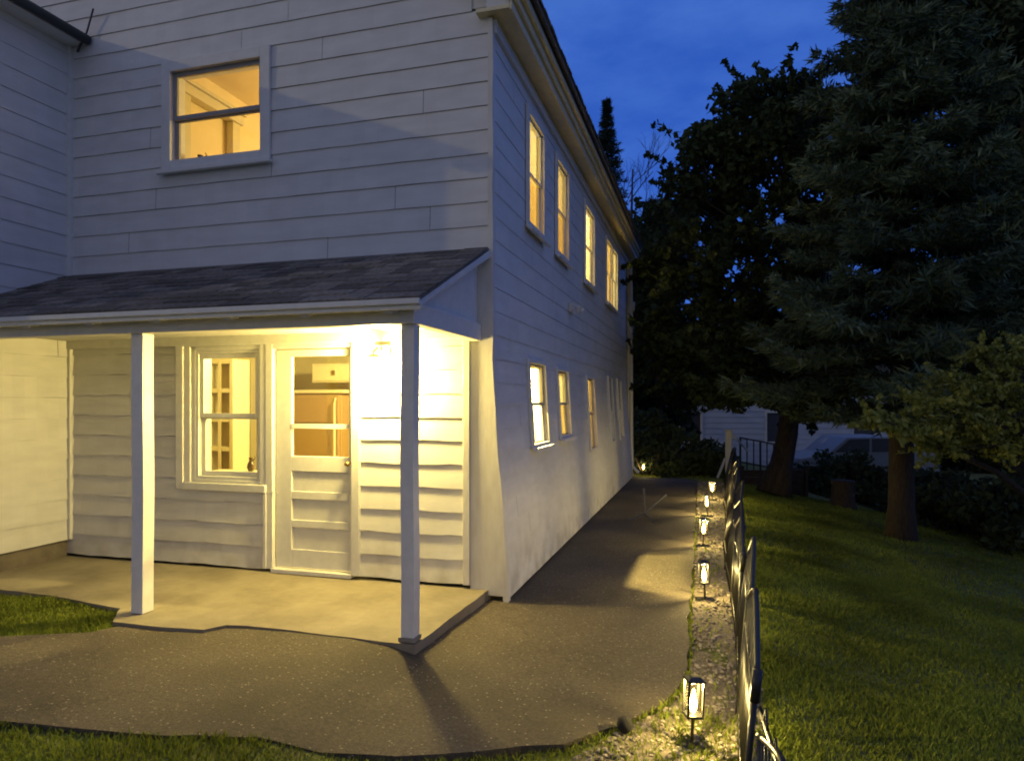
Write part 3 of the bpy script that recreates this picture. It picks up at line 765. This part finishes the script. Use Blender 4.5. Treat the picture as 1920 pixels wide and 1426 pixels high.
spots = [((1.482, -1.90), 'nearest stake lantern with a clear flame bulb, in dry grass by the path bend', (R(-2), R(3)), .35),
         ((1.530, .60), 'second glowing stake lantern up the path, over a tuft of yellow grass', (R(2), R(-2)), .1),
         ((1.50, 2.75), 'third glowing stake lantern up the path, between gravel and asphalt edge', (R(1), R(2)), .2),
         ((1.543, 4.85), 'fourth glowing stake lantern up the path, small and close to the fence', (0, R(-2)), .0),
         ((1.617, 6.55), 'last glowing stake lantern of the row beside the far fence end', (0, R(1)), .3),
         ((.13, 10.5), 'lone glowing lantern at the far corner of the white house', (0, 0), .2)]
for (x, y), lab, tl, rz in spots:
    LANW = 4.0 if y > 9 else 18.0
    make_lantern((x, y, gz(x, y) - .01), lab, tl, rz)

# ------------------------------------------------------------------ fence of arched panels
fence = thing('garden_fence', 'low black metal fence of arched panels beside the gravel strip', 'fence', (1.8, 3, 0))
def fx(y):
    return 1.655 + .10 * sstep(-2.6, -.4, y) + .02 * math.sin(y * 1.9) - .05 * sstep(-.8, 1.2, y) + .022 * max(0, y - 1.5)
joints = [(fx(y), y) for y in (-2.55, -1.52, -.50, .58, 1.66, 2.74, 3.82, 4.9, 5.98, 7.06, 8.14, 9.2)]
def fence_panel(a, c, zlo=.62, zpk=.86, lean=.0):
    b = MB(); a = Vector((*a, 0)); c = Vector((*c, 0)); g0 = gz(min(a.x, 1.9), a.y) - .03
    nrm = Vector((c - a).orthogonal()).normalized() if False else Vector(((c - a).y, -(c - a).x, 0)).normalized()
    def P(t, z):
        p = a.lerp(c, t); return p + nrm * (lean * z) + Vector((0, 0, g0 + z))
    def top(t): return zlo + (zpk - zlo) * (1 - abs(2 * t - 1) ** 1.15)
    ts = [i / 16 for i in range(17)]
    b.tube([P(t, top(t)) for t in ts], .013, 8)
    b.tube([P(.015, -.15), P(.015, zlo)], .012, 8); b.tube([P(.985, -.15), P(.985, zlo)], .012, 8)
    b.tube([P(.015, .09), P(.985, .09)], .008, 6); b.tube([P(.015, .50), P(.985, .50)], .008, 6)
    for k in range(1, 12):
        t = k / 12; b.tube([P(t, .02), P(t, top(t) - .008)], .0055, 6)
    for k in range(4):
        t = (k * 2 + 1.5) / 9; b.tube([P(t - .05, .5), P(t, .56), P(t + .05, .5)], .005, 5)
    o = b.build('panel', M['fence'], fence, smooth=True)
    b = MB(); b.tube([P(.0, zlo - .10), P(.0, zlo + .02)], .019, 8); b.build('connector', M['fence'], fence, smooth=True)
for i in range(len(joints) - 1): fence_panel(joints[i], joints[i + 1], lean=.09 + .13 * sstep(1.5, 4.5, i) + .03 * math.sin(i * 2.1), zpk=.80 + .04 * math.sin(i * 1.7))
fence_panel((1.80, -3.5), (1.74, -2.54), .39, .55, 0)

# ------------------------------------------------------------------ pebbles, stones, small things
def pebbles():
    V = []; F = []
    ico = bmesh.new(); bmesh.ops.create_icosphere(ico, subdivisions=1, radius=1)
    iv = np.array([v.co[:] for v in ico.verts]); fi = [tuple(v.index for v in f.verts) for f in ico.faces]; ico.free()
    k = 0
    for _ in range(6500):
        x = nr.uniform(.9, 2.0); y = -3 + 12.5 * nr.random() ** 1.7
        if not inside((x, y), strip): continue
        s = nr.uniform(.006, .017) * (1.3 if nr.random() < .1 else 1)
        v = iv * (s * nr.uniform(.7, 1.3, 3)) * (1, 1, .6); v = v * (1 + nr.uniform(-.15, .15, (len(iv), 1)))
        v = v + (x, y, gz(min(x, 1.95), y) - .012)
        V += v.tolist(); F += [tuple(k + q for q in f) for f in fi]; k += len(iv)
    b = MB(); b.v = V; b.f = F
    o = b.build('gravel', M['pebble']); tag(o, 'pale loose gravel lying between asphalt path and black fence', 'gravel', None, 'stuff')
pebbles()
b = MB(); b.lathe([(.012, -.03), (.034, -.012), (.04, .012), (.032, .038), (.012, .05)], 12, (1.165, -1.89, .02)); tag(b.build('stone', M['stone'], None, smooth=True), 'small black rounded stone lying at the bend of the asphalt edge', 'stone')
def tripod():
    c = Vector((.72, 4.2, gz(.72, 4.2)))
    t = thing('tripod_stand', 'thin grey tripod stand left on the dark path by the house wall', 'tripod', c)
    for e, nm in (((-.19, -.22, .012), 'leg'), ((.13, -.22, .012), 'leg'), ((.26, .42, .30), 'leg')):
        b = MB(); b.tube([c + Vector((0, 0, .09)), c + Vector(e)], .012, 8); b.build(nm, M['tripod'], t)
    b = MB(); b.tube([c + Vector((0, 0, .05)), c + Vector((-.02, .05, .42))], .013, 8); b.build('pole', M['tripod'], t)
tripod()

# ------------------------------------------------------------------ grass
def grass():
    pts = []
    def ok(x, y):
        if inside((x, y), asph) or inside((x, y), slab): return False
        if -8.8 < x < -.05 and y > -.05 and y < 9.6: return False
        d = cam_depth(x, y)
        if d < 1.2: return False
        l = (x - CX) * RT[0] + (y - CY) * RT[1]
        return -.95 * d < l < .95 * d
    def scatter(x0, x1, y0, y1, dens, strip_keep=.0):
        n = int((x1 - x0) * (y1 - y0) * dens)
        for x, y in zip(nr.uniform(x0, x1, n), nr.uniform(y0, y1, n)):
            if not ok(x, y): continue
            s = inside((x, y), strip)
            if s and nr.random() > (.025 if y > -1.6 else .30) : continue
            pts.append((x, y, s))
    scatter(-4.6, 1.9, -4.2, -1.0, 5600)
    scatter(1.4, 3.6, -3.6, -.5, 6200); scatter(1.4, 3.6, -.5, 3, 4000); scatter(1.4, 4, 3, 10, 1900)
    scatter(3.6, 7, -3, 3, 2600); scatter(4, 8, 3, 10, 900); scatter(7, 11, -2, 8, 300)
    scatter(-.5, 1.6, 9.7, 12, 300)
    n = len(pts); P = np.array([(p[0], p[1], gsoil(p[0], p[1]) if not p[2] else gz(p[0], p[1]) - .02) for p in pts]); inS = np.array([p[2] for p in pts])
    # tussocks: height follows a smooth field
    fld = .5 + .25 * np.sin(P[:, 0] * 5.1 + 1.7 * np.sin(P[:, 1] * 2.7)) + .25 * np.sin(P[:, 1] * 6.3 + 2.1 * np.sin(P[:, 0] * 3.3))
    h = nr.uniform(.020, .042, n) * (.65 + .75 * fld); h[inS] *= 1.1
    dist = np.hypot(P[:, 0] - CX, P[:, 1] - CY); wd = nr.uniform(.0016, .003, n) * (1 + .22 * dist)
    a = nr.uniform(0, 2 * math.pi, n); lean = nr.uniform(.15, .8, n) * h; b_ = nr.uniform(0, 2 * math.pi, n)
    side = np.stack([np.cos(a) * wd, np.sin(a) * wd, np.zeros(n)], 1)
    mid = P + np.stack([np.cos(b_) * lean * .35, np.sin(b_) * lean * .35, h * .6], 1)
    tip = P + np.stack([np.cos(b_) * lean, np.sin(b_) * lean, h], 1)
    V = np.stack([P - side, P + side, mid + side * .7, tip, mid - side * .7], 1).reshape(-1, 3)
    o = soup('grass', V, 5, M['grass']); tag(o, 'short uneven lawn grass around asphalt path and fence', 'grass', None, 'stuff')
grass()

# ------------------------------------------------------------------ trees
def leaves(C, size, n, spread, flat=.8, asp=.55):
    """n leaf quads (diamond) around every centre in C (k,3)"""
    C = np.repeat(np.asarray(C), n, 0); k = len(C)
    d = nr.normal(0, 1, (k, 3)); d /= np.linalg.norm(d, axis=1)[:, None] + 1e-9
    p = C + d * (nr.random(k) ** .5)[:, None] * spread * np.array((1, 1, flat))
    u = nr.normal(0, 1, (k, 3)); u /= np.linalg.norm(u, axis=1)[:, None]
    v = np.cross(u, nr.normal(0, 1, (k, 3))); v /= np.linalg.norm(v, axis=1)[:, None] + 1e-9
    s = (size * nr.uniform(.6, 1.25, k))[:, None]
    return np.stack([p - u * s, p + v * s * asp, p + u * s, p - v * s * asp], 1).reshape(-1, 3)

def trunk_limbs(b, base, top, r0, r1, seed, limbs):
    rr = random.Random(seed); base = Vector(base); top = Vector(top); n = 9
    pts = [base.lerp(top, i / n) + Vector((rr.uniform(-.05, .05), rr.uniform(-.05, .05), 0)) * (0 if i == 0 else 1) for i in range(n + 1)]
    rad = [r0 * (1.5 if i == 0 else 1) + (r1 - r0) * i / n for i in range(n + 1)]
    b.tube(pts, rad, 12)
    for st, en, r in limbs:
        st = Vector(st); en = Vector(en); md = st.lerp(en, .5) + Vector((rr.uniform(-.2, .2), rr.uniform(-.2, .2), rr.uniform(.05, .25)))
        b.tube([st, md, en], [r, r * .65, r * .25], 7)

def broadleaf(name, label, base, top, lobes, r0, leaf, nclump, per, spread, lm, bm_, cat='tree', group=None, lean=(0, 0), seed=1, spray=.5):
    t = thing(name, label, cat, base, group)
    base = Vector(base); rr = random.Random(seed)
    limbs = []; cent = []
    for c, rad, k in lobes:
        c = Vector(c)
        for _ in range(k):
            d = Vector((rr.gauss(0, 1), rr.gauss(0, 1), rr.gauss(0, 1))).normalized()
            q = c + Vector((d.x * rad[0], d.y * rad[1], d.z * rad[2])) * rr.uniform(.35, 1.0) ** .6
            cent.append(q)
        z0 = base.z + (top[2] - base.z) * rr.uniform(.35, .8); f = (z0 - base.z) / (top[2] - base.z)
        limbs.append((base.lerp(Vector(top), f), c, r0 * .45))
    for q in rr.sample(cent, min(len(cent), 26)):
        f = rr.uniform(.45, .98); limbs.append((base.lerp(Vector(top), f), q, r0 * .16))
    b = MB(); trunk_limbs(b, base, top, r0, r0 * .35, seed, limbs); b.build('trunk', bm_, t, smooth=True)
    V = leaves([tuple(q) for q in cent], leaf, per, spread)
    if spray:
        S = []
        for q in cent:
            if rr.random() > spray: continue
            near = min(lobes, key=lambda l: (Vector(l[0]) - q).length)[0]
            d = (q - Vector(near)).normalized() + Vector((rr.gauss(0, .5), rr.gauss(0, .5), rr.gauss(.1, .4))); d.normalize()
            for k in range(5): S.append(tuple(q + d * spread * (.5 + .45 * k)))
        if S: V = np.concatenate([V, leaves(S, leaf * .9, max(4, per // 8), spread * .28)])
    soup('crown', V, 4, lm, t)
    return t

def conifer(name, label, base, H, Rmax, z0, r0, lm, spacing, nb, twig, needle, per, seed, droop=.12, group=None, power=.85):
    rr = random.Random(seed); base = Vector(base); t = thing(name, label, 'tree', base, group)
    b = MB(); b.tube([base - Vector((0, 0, .2)), base + Vector((0, 0, .5)), base + Vector((0, 0, H * .5)), base + Vector((0, 0, H))], [r0 * 1.35, r0, r0 * .6, .02], 12)
    A = []; D = []; S = []
    z = z0
    while z < H - .1:
        Lb = Rmax * max(.04, (1 - (z - z0) / (H - z0))) ** power * (.75 + .25 * min(1, (z - z0 + .3) / .8))
        for k in range(nb):
            an = 2 * math.pi * (k + rr.random()) / nb; ln = Lb * rr.uniform(.72, 1.12)
            st = base + Vector((0, 0, z + rr.uniform(-.1, .1))); dr = Vector((math.cos(an), math.sin(an), 0)); sd = Vector((-dr.y, dr.x, 0))
            def pos(s): return st + dr * (ln * s) + Vector((0, 0, ln * (-droop * 1.6 * s + droop * 1.5 * s * s * s + .05)))
            b.tube([pos(0), pos(.35), pos(.7), pos(1)], [.028 * (ln / Rmax) + .008, .018 * (ln / Rmax) + .006, .008, .004], 5, False)
            s = .12
            while s < 1.0:
                p = pos(s); tl = twig * (1.15 - s) * (ln / Rmax * .7 + .35) * min(1, ln * 1.6 + .15) + min(.10, .35 * ln)
                for sg in (-1, 1):
                    dv = (dr * rr.uniform(.55, 1.0) + sd * sg * rr.uniform(.6, 1.0) + Vector((0, 0, rr.uniform(-.25, .2)))).normalized()
                    m = max(2, int(tl / .085))
                    for j in range(m):
                        A.append(tuple(p + dv * tl * (j + .3) / m)); D.append(tuple(dv)); S.append(1)
                s += .13 / max(ln, .25)
            A.append(tuple(pos(1))); D.append(tuple(dr)); S.append(1)
        z += spacing * rr.uniform(.8, 1.2) * (1 if z < H * .75 else .7)
    b.build('trunk', M['bark'], t, smooth=True)
    A = np.repeat(np.array(A), per, 0); D = np.repeat(np.array(D), per, 0); k = len(A)
    u = D + nr.normal(0, .55, (k, 3)); u /= np.linalg.norm(u, axis=1)[:, None]
    v = np.cross(u, nr.normal(0, 1, (k, 3))); v /= np.linalg.norm(v, axis=1)[:, None] + 1e-9
    s = (needle * nr.uniform(.6, 1.3, k))[:, None]; p = A + nr.normal(0, .03, (k, 3))
    soup('crown', np.stack([p - v * s * .13, p + v * s * .13, p + u * s], 1).reshape(-1, 3), 3, lm, t)
    return t

def gp(px, d, dz=0):
    p = at(px, H0, d); return (p.x, p.y, gsoil(p.x, p.y) + dz)

# the big spruce
p = gp(1690, 10.5)
conifer('spruce_tree', 'tall blue green spruce whose bare lower trunk stands at the lawn edge', p, 10.9, 2.6, 1.95, .19, M['spruce'], .40, 8, .75, .15, 9, 3, droop=.16)
# dark broadleaf tree with the leaning trunk
bz = gp(1450, 13.2); tp = at(1560, 420, 13.4)
lob = []
for px, py, d, rx, rz, k in ((1405, 235, 13.2, .85, .8, 34), (1500, 205, 13.6, .95, .6, 34), (1580, 275, 14, .9, .8, 26), (1330, 330, 13.2, .85, .9, 32), (1450, 330, 13, 1.2, 1.1, 48), (1560, 420, 13.6, 1.2, 1.1, 40),
                        (1290, 480, 13.2, .8, .8, 28), (1400, 500, 13, 1.2, 1.0, 46), (1350, 640, 13.4, 1.3, .8, 40), (1500, 600, 13.6, 1.3, .9, 44), (1450, 720, 13.4, 1.1, .5, 26), (1270, 640, 13.8, .7, .7, 22), (1330, 735, 13.2, .8, .3, 14), (1550, 735, 13.2, .8, .35, 16)):
    lob.append((at(px, py, d), (rx, rx, rz), k))
broadleaf('broadleaf_tree', 'dark broadleaf tree with a leaning trunk beyond the fence end', bz, tp, lob, .23, .085, 0, 80, .33, M['maple'], M['bark_dark'], seed=5)
# second broadleaf tree behind it, filling the gap to the house
bz = gp(1235, 19.5); lob = []
for px, py, rx, rz, k in ((1215, 480, 1.0, 1.0, 26), (1260, 420, .9, .9, 18), (1200, 620, 1.3, 1.2, 34), (1290, 600, 1.4, 1.2, 34), (1230, 720, 1.6, .8, 30), (1350, 700, 1.5, .9, 30), (1190, 520, .9, 1.0, 20)):
    lob.append((at(px, py, 19.5), (rx, rx, rz), k))
broadleaf('broadleaf_tree', 'dark bushy tree behind the far end of the asphalt path', bz, at(1240, 480, 19.5), lob, .2, .11, 0, 70, .42, M['maple'], M['bark_dark'], seed=8)
# narrow firs behind the house
q = gp(1138, 22); conifer('fir_tree', 'narrow dark fir spire rising behind the far house eave', q, 11.7, 2.2, 1.0, .16, M['fir'], .24, 8, .40, .12, 6, 12, droop=.15, power=1.0)
q = gp(1222, 22); conifer('fir_tree', 'small dark fir top between house corner and broadleaf tree', q, 8.6, 1.5, 1.0, .14, M['fir'], .36, 7, .5, .2, 5, 13, droop=.2)
def bare_tree():
    q = Vector(gp(1180, 21)); t = thing('bare_tree', 'leafless tree with thin twigs beside the narrow fir spire', 'tree', q); rr = random.Random(4)
    b = MB(); H = 9.0
    b.tube([q, q + Vector((0, 0, H * .5)), q + Vector((.1, 0, H))], [.14, .09, .02], 8); b.build('trunk', M['bark_dark'], t)
    b = MB()
    def grow(p, d, l, r, k):
        e = p + d * l; b.tube([p, p.lerp(e, .5) + Vector((rr.uniform(-.05, .05), 0, rr.uniform(0, .06))), e], [r, r * .8, r * .5], 4, False)
        if k:
            for _ in range(3): grow(p.lerp(e, rr.uniform(.45, 1)), (d + Vector((rr.uniform(-.7, .7), rr.uniform(-.7, .7), rr.uniform(-.1, .5)))).normalized(), l * rr.uniform(.55, .8), r * .55, k - 1)
    for i in range(26):
        a = rr.uniform(0, 6.28); grow(q + Vector((0, 0, H * rr.uniform(.45, .97))), Vector((math.cos(a), math.sin(a), rr.uniform(.4, 1.2))).normalized(), rr.uniform(.9, 1.6), .02, 3)
    b.build('crown', M['bark_dark'], t)
bare_tree()
# tall tree at the far right behind the spruce
bz = gp(1925, 14.5); lob = []
for px, py, rx, rz, k in ((1800, 60, 1.0, 1.3, 40), (1900, 120, 1.2, 1.2, 44), (1860, -60, 1.4, 1.0, 44), (1960, 260, 1.3, 1.2, 40), (1890, 330, 1.0, .8, 28), (1940, 470, 1.4, 1.2, 44), (1850, 560, 1.2, .9, 34), (2020, 60, 1.5, 1.5, 30), (2020, 600, 1.4, 1.2, 30), (1900, 700, 1.5, .9, 40), (1790, 720, 1.2, .9, 30)):
    lob.append((at(px, py, 14.5), (rx, rx, rz), k))
broadleaf('broadleaf_tree', 'tall dark leafy tree behind the right side of the spruce', bz, at(1930, 100, 14.5), lob, .26, .11, 0, 100, .42, M['bush'], M['bark_dark'], seed=9)
# low apple tree whose boughs reach in from the right
bz = gp(2010, 6.9); lob = []
for px, py, d, rx, rz, k in ((1650, 785, 6.3, .14, .06, 9), (1700, 805, 6.3, .18, .09, 14), (1760, 840, 6.3, .20, .10, 16), (1740, 755, 6.4, .18, .10, 15), (1810, 790, 6.4, .26, .16, 26), (1870, 835, 6.4, .26, .12, 22), (1790, 720, 6.5, .16, .10, 14),
                             (1860, 725, 6.5, .26, .16, 26), (1930, 785, 6.5, .30, .20, 28), (1840, 665, 6.6, .12, .10, 9), (1905, 685, 6.6, .20, .12, 16), (2000, 720, 6.7, .4, .3, 34), (2010, 850, 6.7, .4, .2, 24), (1950, 645, 6.7, .2, .14, 12), (2120, 760, 6.9, .6, .5, 50)):
    lob.append((at(px, py, d), (rx, rx, rz), k))
broadleaf('apple_tree', 'low apple tree with yellow green leafy boughs over the lawn', bz, at(2010, 700, 6.9), lob, .10, .034, 0, 24, .085, M['apple'], M['bark'], seed=21, spray=.95)

def shrub(name, label, px, d, w_, h, leaf, n, lm, seed, group='dark shrubs around the lawn edge', lift=0):
    rr = random.Random(seed); q = Vector(gp(px, d)); t = thing(name, label, 'shrub', q, group)
    C = []; b = MB()
    for _ in range(n):
        a = rr.uniform(0, 6.28); r = w_ * math.sqrt(rr.random()); z = h * rr.random() ** .7 * math.sqrt(max(.05, 1 - (r / w_) ** 2 * .8)) + lift
        p = q + Vector((r * math.cos(a), r * math.sin(a), z)); C.append(tuple(p))
        if rr.random() < .3: b.tube([q + Vector((r * .2 * math.cos(a), r * .2 * math.sin(a), -.05)), q.lerp(p, .6), p], [.016, .011, .005], 5)
    b.build('stem', M['bark_dark'], t); soup('foliage', leaves(C, leaf, 42, .24), 4, lm, t)
for i, (px, d, w_, h, lf, n, lab) in enumerate((
    (1215, 15.6, .75, 1.5, .07, 60, 'leafy dark shrub just past the far house corner'),
    (1262, 16.5, .9, 1.15, .08, 60, 'broad leaved dark shrub closing the far end of the path'),
    (1325, 16.0, .6, .8, .07, 46, 'low pale leaved shrub left of the white gate post'),
    (1545, 16.5, .8, .95, .08, 50, 'low dark shrub right of the leaning trunk, before the pale car'),
    (1590, 15.5, .7, 1.1, .08, 46, 'taller dark shrub hiding the middle of the pale car'),
    (1665, 15.0, .6, .9, .08, 40, 'dark shrub just left of the spruce trunk'),
    (1760, 13.5, 1.1, 1.0, .08, 70, 'dark shrub behind the spruce trunk on its right'),
    (1850, 12.5, 1.2, 1.1, .08, 80, 'wide dark shrub under the apple boughs at the lawn edge'),
    (1960, 11.5, 1.3, 1.3, .08, 80, 'dark shrub at the right edge, below the apple boughs'))):
    shrub('shrub', lab, px, d, w_, h, lf, n, M['bush'], 40 + i)

# ------------------------------------------------------------------ beyond the garden
def neighbour():
    d = 25.0; a = at(1170, H0, d); c = at(1725, H0, d); a = Vector((a.x, a.y)); c = Vector((c.x, c.y)); dr = (c - a).normalized(); n = Vector((-dr.y, dr.x)); W = (c - a).length
    zb = -2.0; zt = 2.9
    t = thing('neighbour_house', 'long pale neighbour house half hidden behind the dark trees', 'house', (a.x, a.y, zb))
    def T(u, v, z): p = a + dr * u + n * v; return (p.x, p.y, z)
    b = MB(); holes = [(2.0, 2.9, .1, 1.3), (5.2, 6.1, .1, 1.3), (8.4, 9.3, .1, 1.3)]
    for k in range(24):
        z0 = zb + .205 * k; z1 = z0 + .205
        for (c0, c1, lo, hi) in split(0, W, z0, z1, holes): b.hexa([T(c0, -.015, lo), T(c1, -.015, lo), T(c1, .1, lo), T(c0, .1, lo), T(c0, 0, hi), T(c1, 0, hi), T(c1, .1, hi), T(c0, .1, hi)])
    b.box(0, .1, .1, 6, zb, zt, T); b.box(W - .1, W, .1, 6, zb, zt, T); b.box(0, W, 5.9, 6, zb, zt, T)
    b.build('wall', M['pale'], t)
    b = MB(); b.prism([(-.4, 2.85), (3.0, 4.7), (6.4, 2.85), (6.4, 2.95), (3.0, 4.85), (-.4, 2.95)], -.3, W + .3, lambda p, z, u: T(u, p, z)); b.build('roof', M['shingle'], t)
    for h in holes:
        b = MB(); ring(b, h[0], h[1], h[2], h[3], .07, -.03, .08, T); f = b.build('window', M['trim'], t)
        b = MB(); b.box(h[0] + .07, h[1] - .07, .04, .05, h[2] + .07, h[3] - .07, T); b.build('pane', M['gutter'], f)
neighbour()

def rail_fence():
    a = Vector(gp(1388, 17.5)); c = Vector(gp(1475, 17.8)); t = thing('rail_fence', 'thin metal railing before the pale neighbour wall', 'fence', a)
    b = MB()
    for k in range(8):
        p = a.lerp(c, k / 7); b.tube([p, p + Vector((0, 0, .95))], .018 if k % 3 else .03, 6)
    b.tube([a + Vector((0, 0, .93)), c + Vector((0, 0, .93))], .022, 6); b.tube([a + Vector((0, 0, .3)), c + Vector((0, 0, .3))], .018, 6)
    b.build('railing', M['gutter'], t)
rail_fence()
def gate_post():
    q = Vector(gp(1366, 15.2)); t = thing('gate_post', 'pale wooden post with a slanting brace at the far fence end', 'post', q)
    b = MB(); b.box(q.x - .07, q.x + .07, q.y - .07, q.y + .07, q.z - .1, q.z + 1.08); b.build('post', M['pale'], t, bevel=.008)
    b = MB(); b.tube([q + Vector((.05, 0, 1.02)), q + Vector((.42, .1, .62))], .028, 8); b.tube([q + Vector((-.07, 0, .45)), q + Vector((-.24, -.1, .02))], .03, 8); b.build('brace', M['pale'], t)
    b = MB(); b.box(q.x - .09, q.x + .09, q.y - .09, q.y + .09, q.z + 1.081, q.z + 1.11); b.build('cap', M['pale'], t, bevel=.006)
gate_post()
def timber_bin():
    q = Vector(gp(1478, 14.2)); ax = Vector((RT[0], RT[1], 0)); ay = Vector((FW[0], FW[1], 0))
    t = thing('timber_bin', 'low dark timber bin at the lawn edge by the leaning trunk', 'bin', q)
    def T(u, v, z): return tuple(q + ax * u + ay * v + Vector((0, 0, z)))
    b = MB()
    for k in range(4): b.box(-1.0, .34, .0, .035, -.1 + .15 * k, .04 + .15 * k, T)
    b.build('front_panel', M['timber'], t, bevel=.006)
    b = MB()
    for k in range(4): b.box(.30, .34, .036, .9, -.1 + .15 * k, .04 + .15 * k, T)
    b.build('side_panel', M['timber'], t, bevel=.006)
    for u in (-.98, .36):
        b = MB(); b.box(u - .02, u + .05, -.03, .05, -.1, .58, T); b.build('corner_post', M['timber'], t, bevel=.006)
timber_bin()
def stump():
    q = Vector(gp(1580, 13.2)); b = MB(); prof = []
    for k in range(8): prof.append((.30 - .10 * math.sin(k / 7 * 2.2) + .02 * math.sin(k * 3), -.1 + .09 * k))
    b.lathe(prof, 14, q); tag(b.build('tree_stump', M['bark'], None, smooth=True), 'short dark tree stump on the lawn edge before the pale car', 'stump')
stump()
def car():
    q = Vector(gp(1560, 19.0)); ax = Vector((RT[0], RT[1], 0)); ay = Vector((FW[0], FW[1], 0)); z0 = q.z + .05
    t = thing('parked_car', 'pale parked car partly hidden behind stump and shrubs', 'car', q)
    def T(u, v, z): return tuple(q + ax * u + ay * v + Vector((0, 0, z + .05)))
    prof = [(-1.0, .25), (-1.0, .62), (-.92, .78), (-.1, .92), (.45, 1.38), (1.75, 1.40), (2.35, .98), (2.95, .92), (3.05, .6), (3.05, .25)]
    b = MB(); b.prism(prof, 0, 1.65, lambda a, c, h: T(a, h, c)); b.build('body', M['carpaint'], t, bevel=.05)
    b = MB(); b.prism([(.08, .96), (.50, 1.32), (1.05, 1.34), (1.05, .96)], -.006, .0, lambda a, c, h: T(a, h, c)); b.prism([(1.12, .96), (1.12, 1.34), (1.72, 1.34), (2.15, .98)], -.006, 0, lambda a, c, h: T(a, h, c)); b.build('window', M['gutter'], t)
    for u in (-.3, 2.35):
        b = MB(); b.tube([T(u, -.03, .27), T(u, .2, .27)], .31, 20); wh = b.build('wheel', M['rubber'], t)
        b = MB(); b.tube([T(u, -.045, .27), T(u, -.031, .27)], .19, 16); b.build('rim', M['tripod'], wh)
    b = MB(); b.lathe([(.02, -.05), (.07, 0), (.02, .05)], 10, T(-1.0, .3, .64)); b.build('headlight', M['glass'], t)
car()

def treeline():
    C = []
    rr = random.Random(77)
    for _ in range(900):
        px = rr.uniform(900, 2500); d = rr.uniform(33, 38); q = at(px, H0, d)
        C.append((q.x, q.y, rr.uniform(-2.5, 5.2 + 1.3 * math.sin(px * .011) + .8 * math.sin(px * .037))))
    tag(soup('treeline', leaves(C, .32, 50, 1.1), 4, M['maple']), 'dark distant treeline behind the neighbour house', 'treeline', None, 'stuff')
treeline()
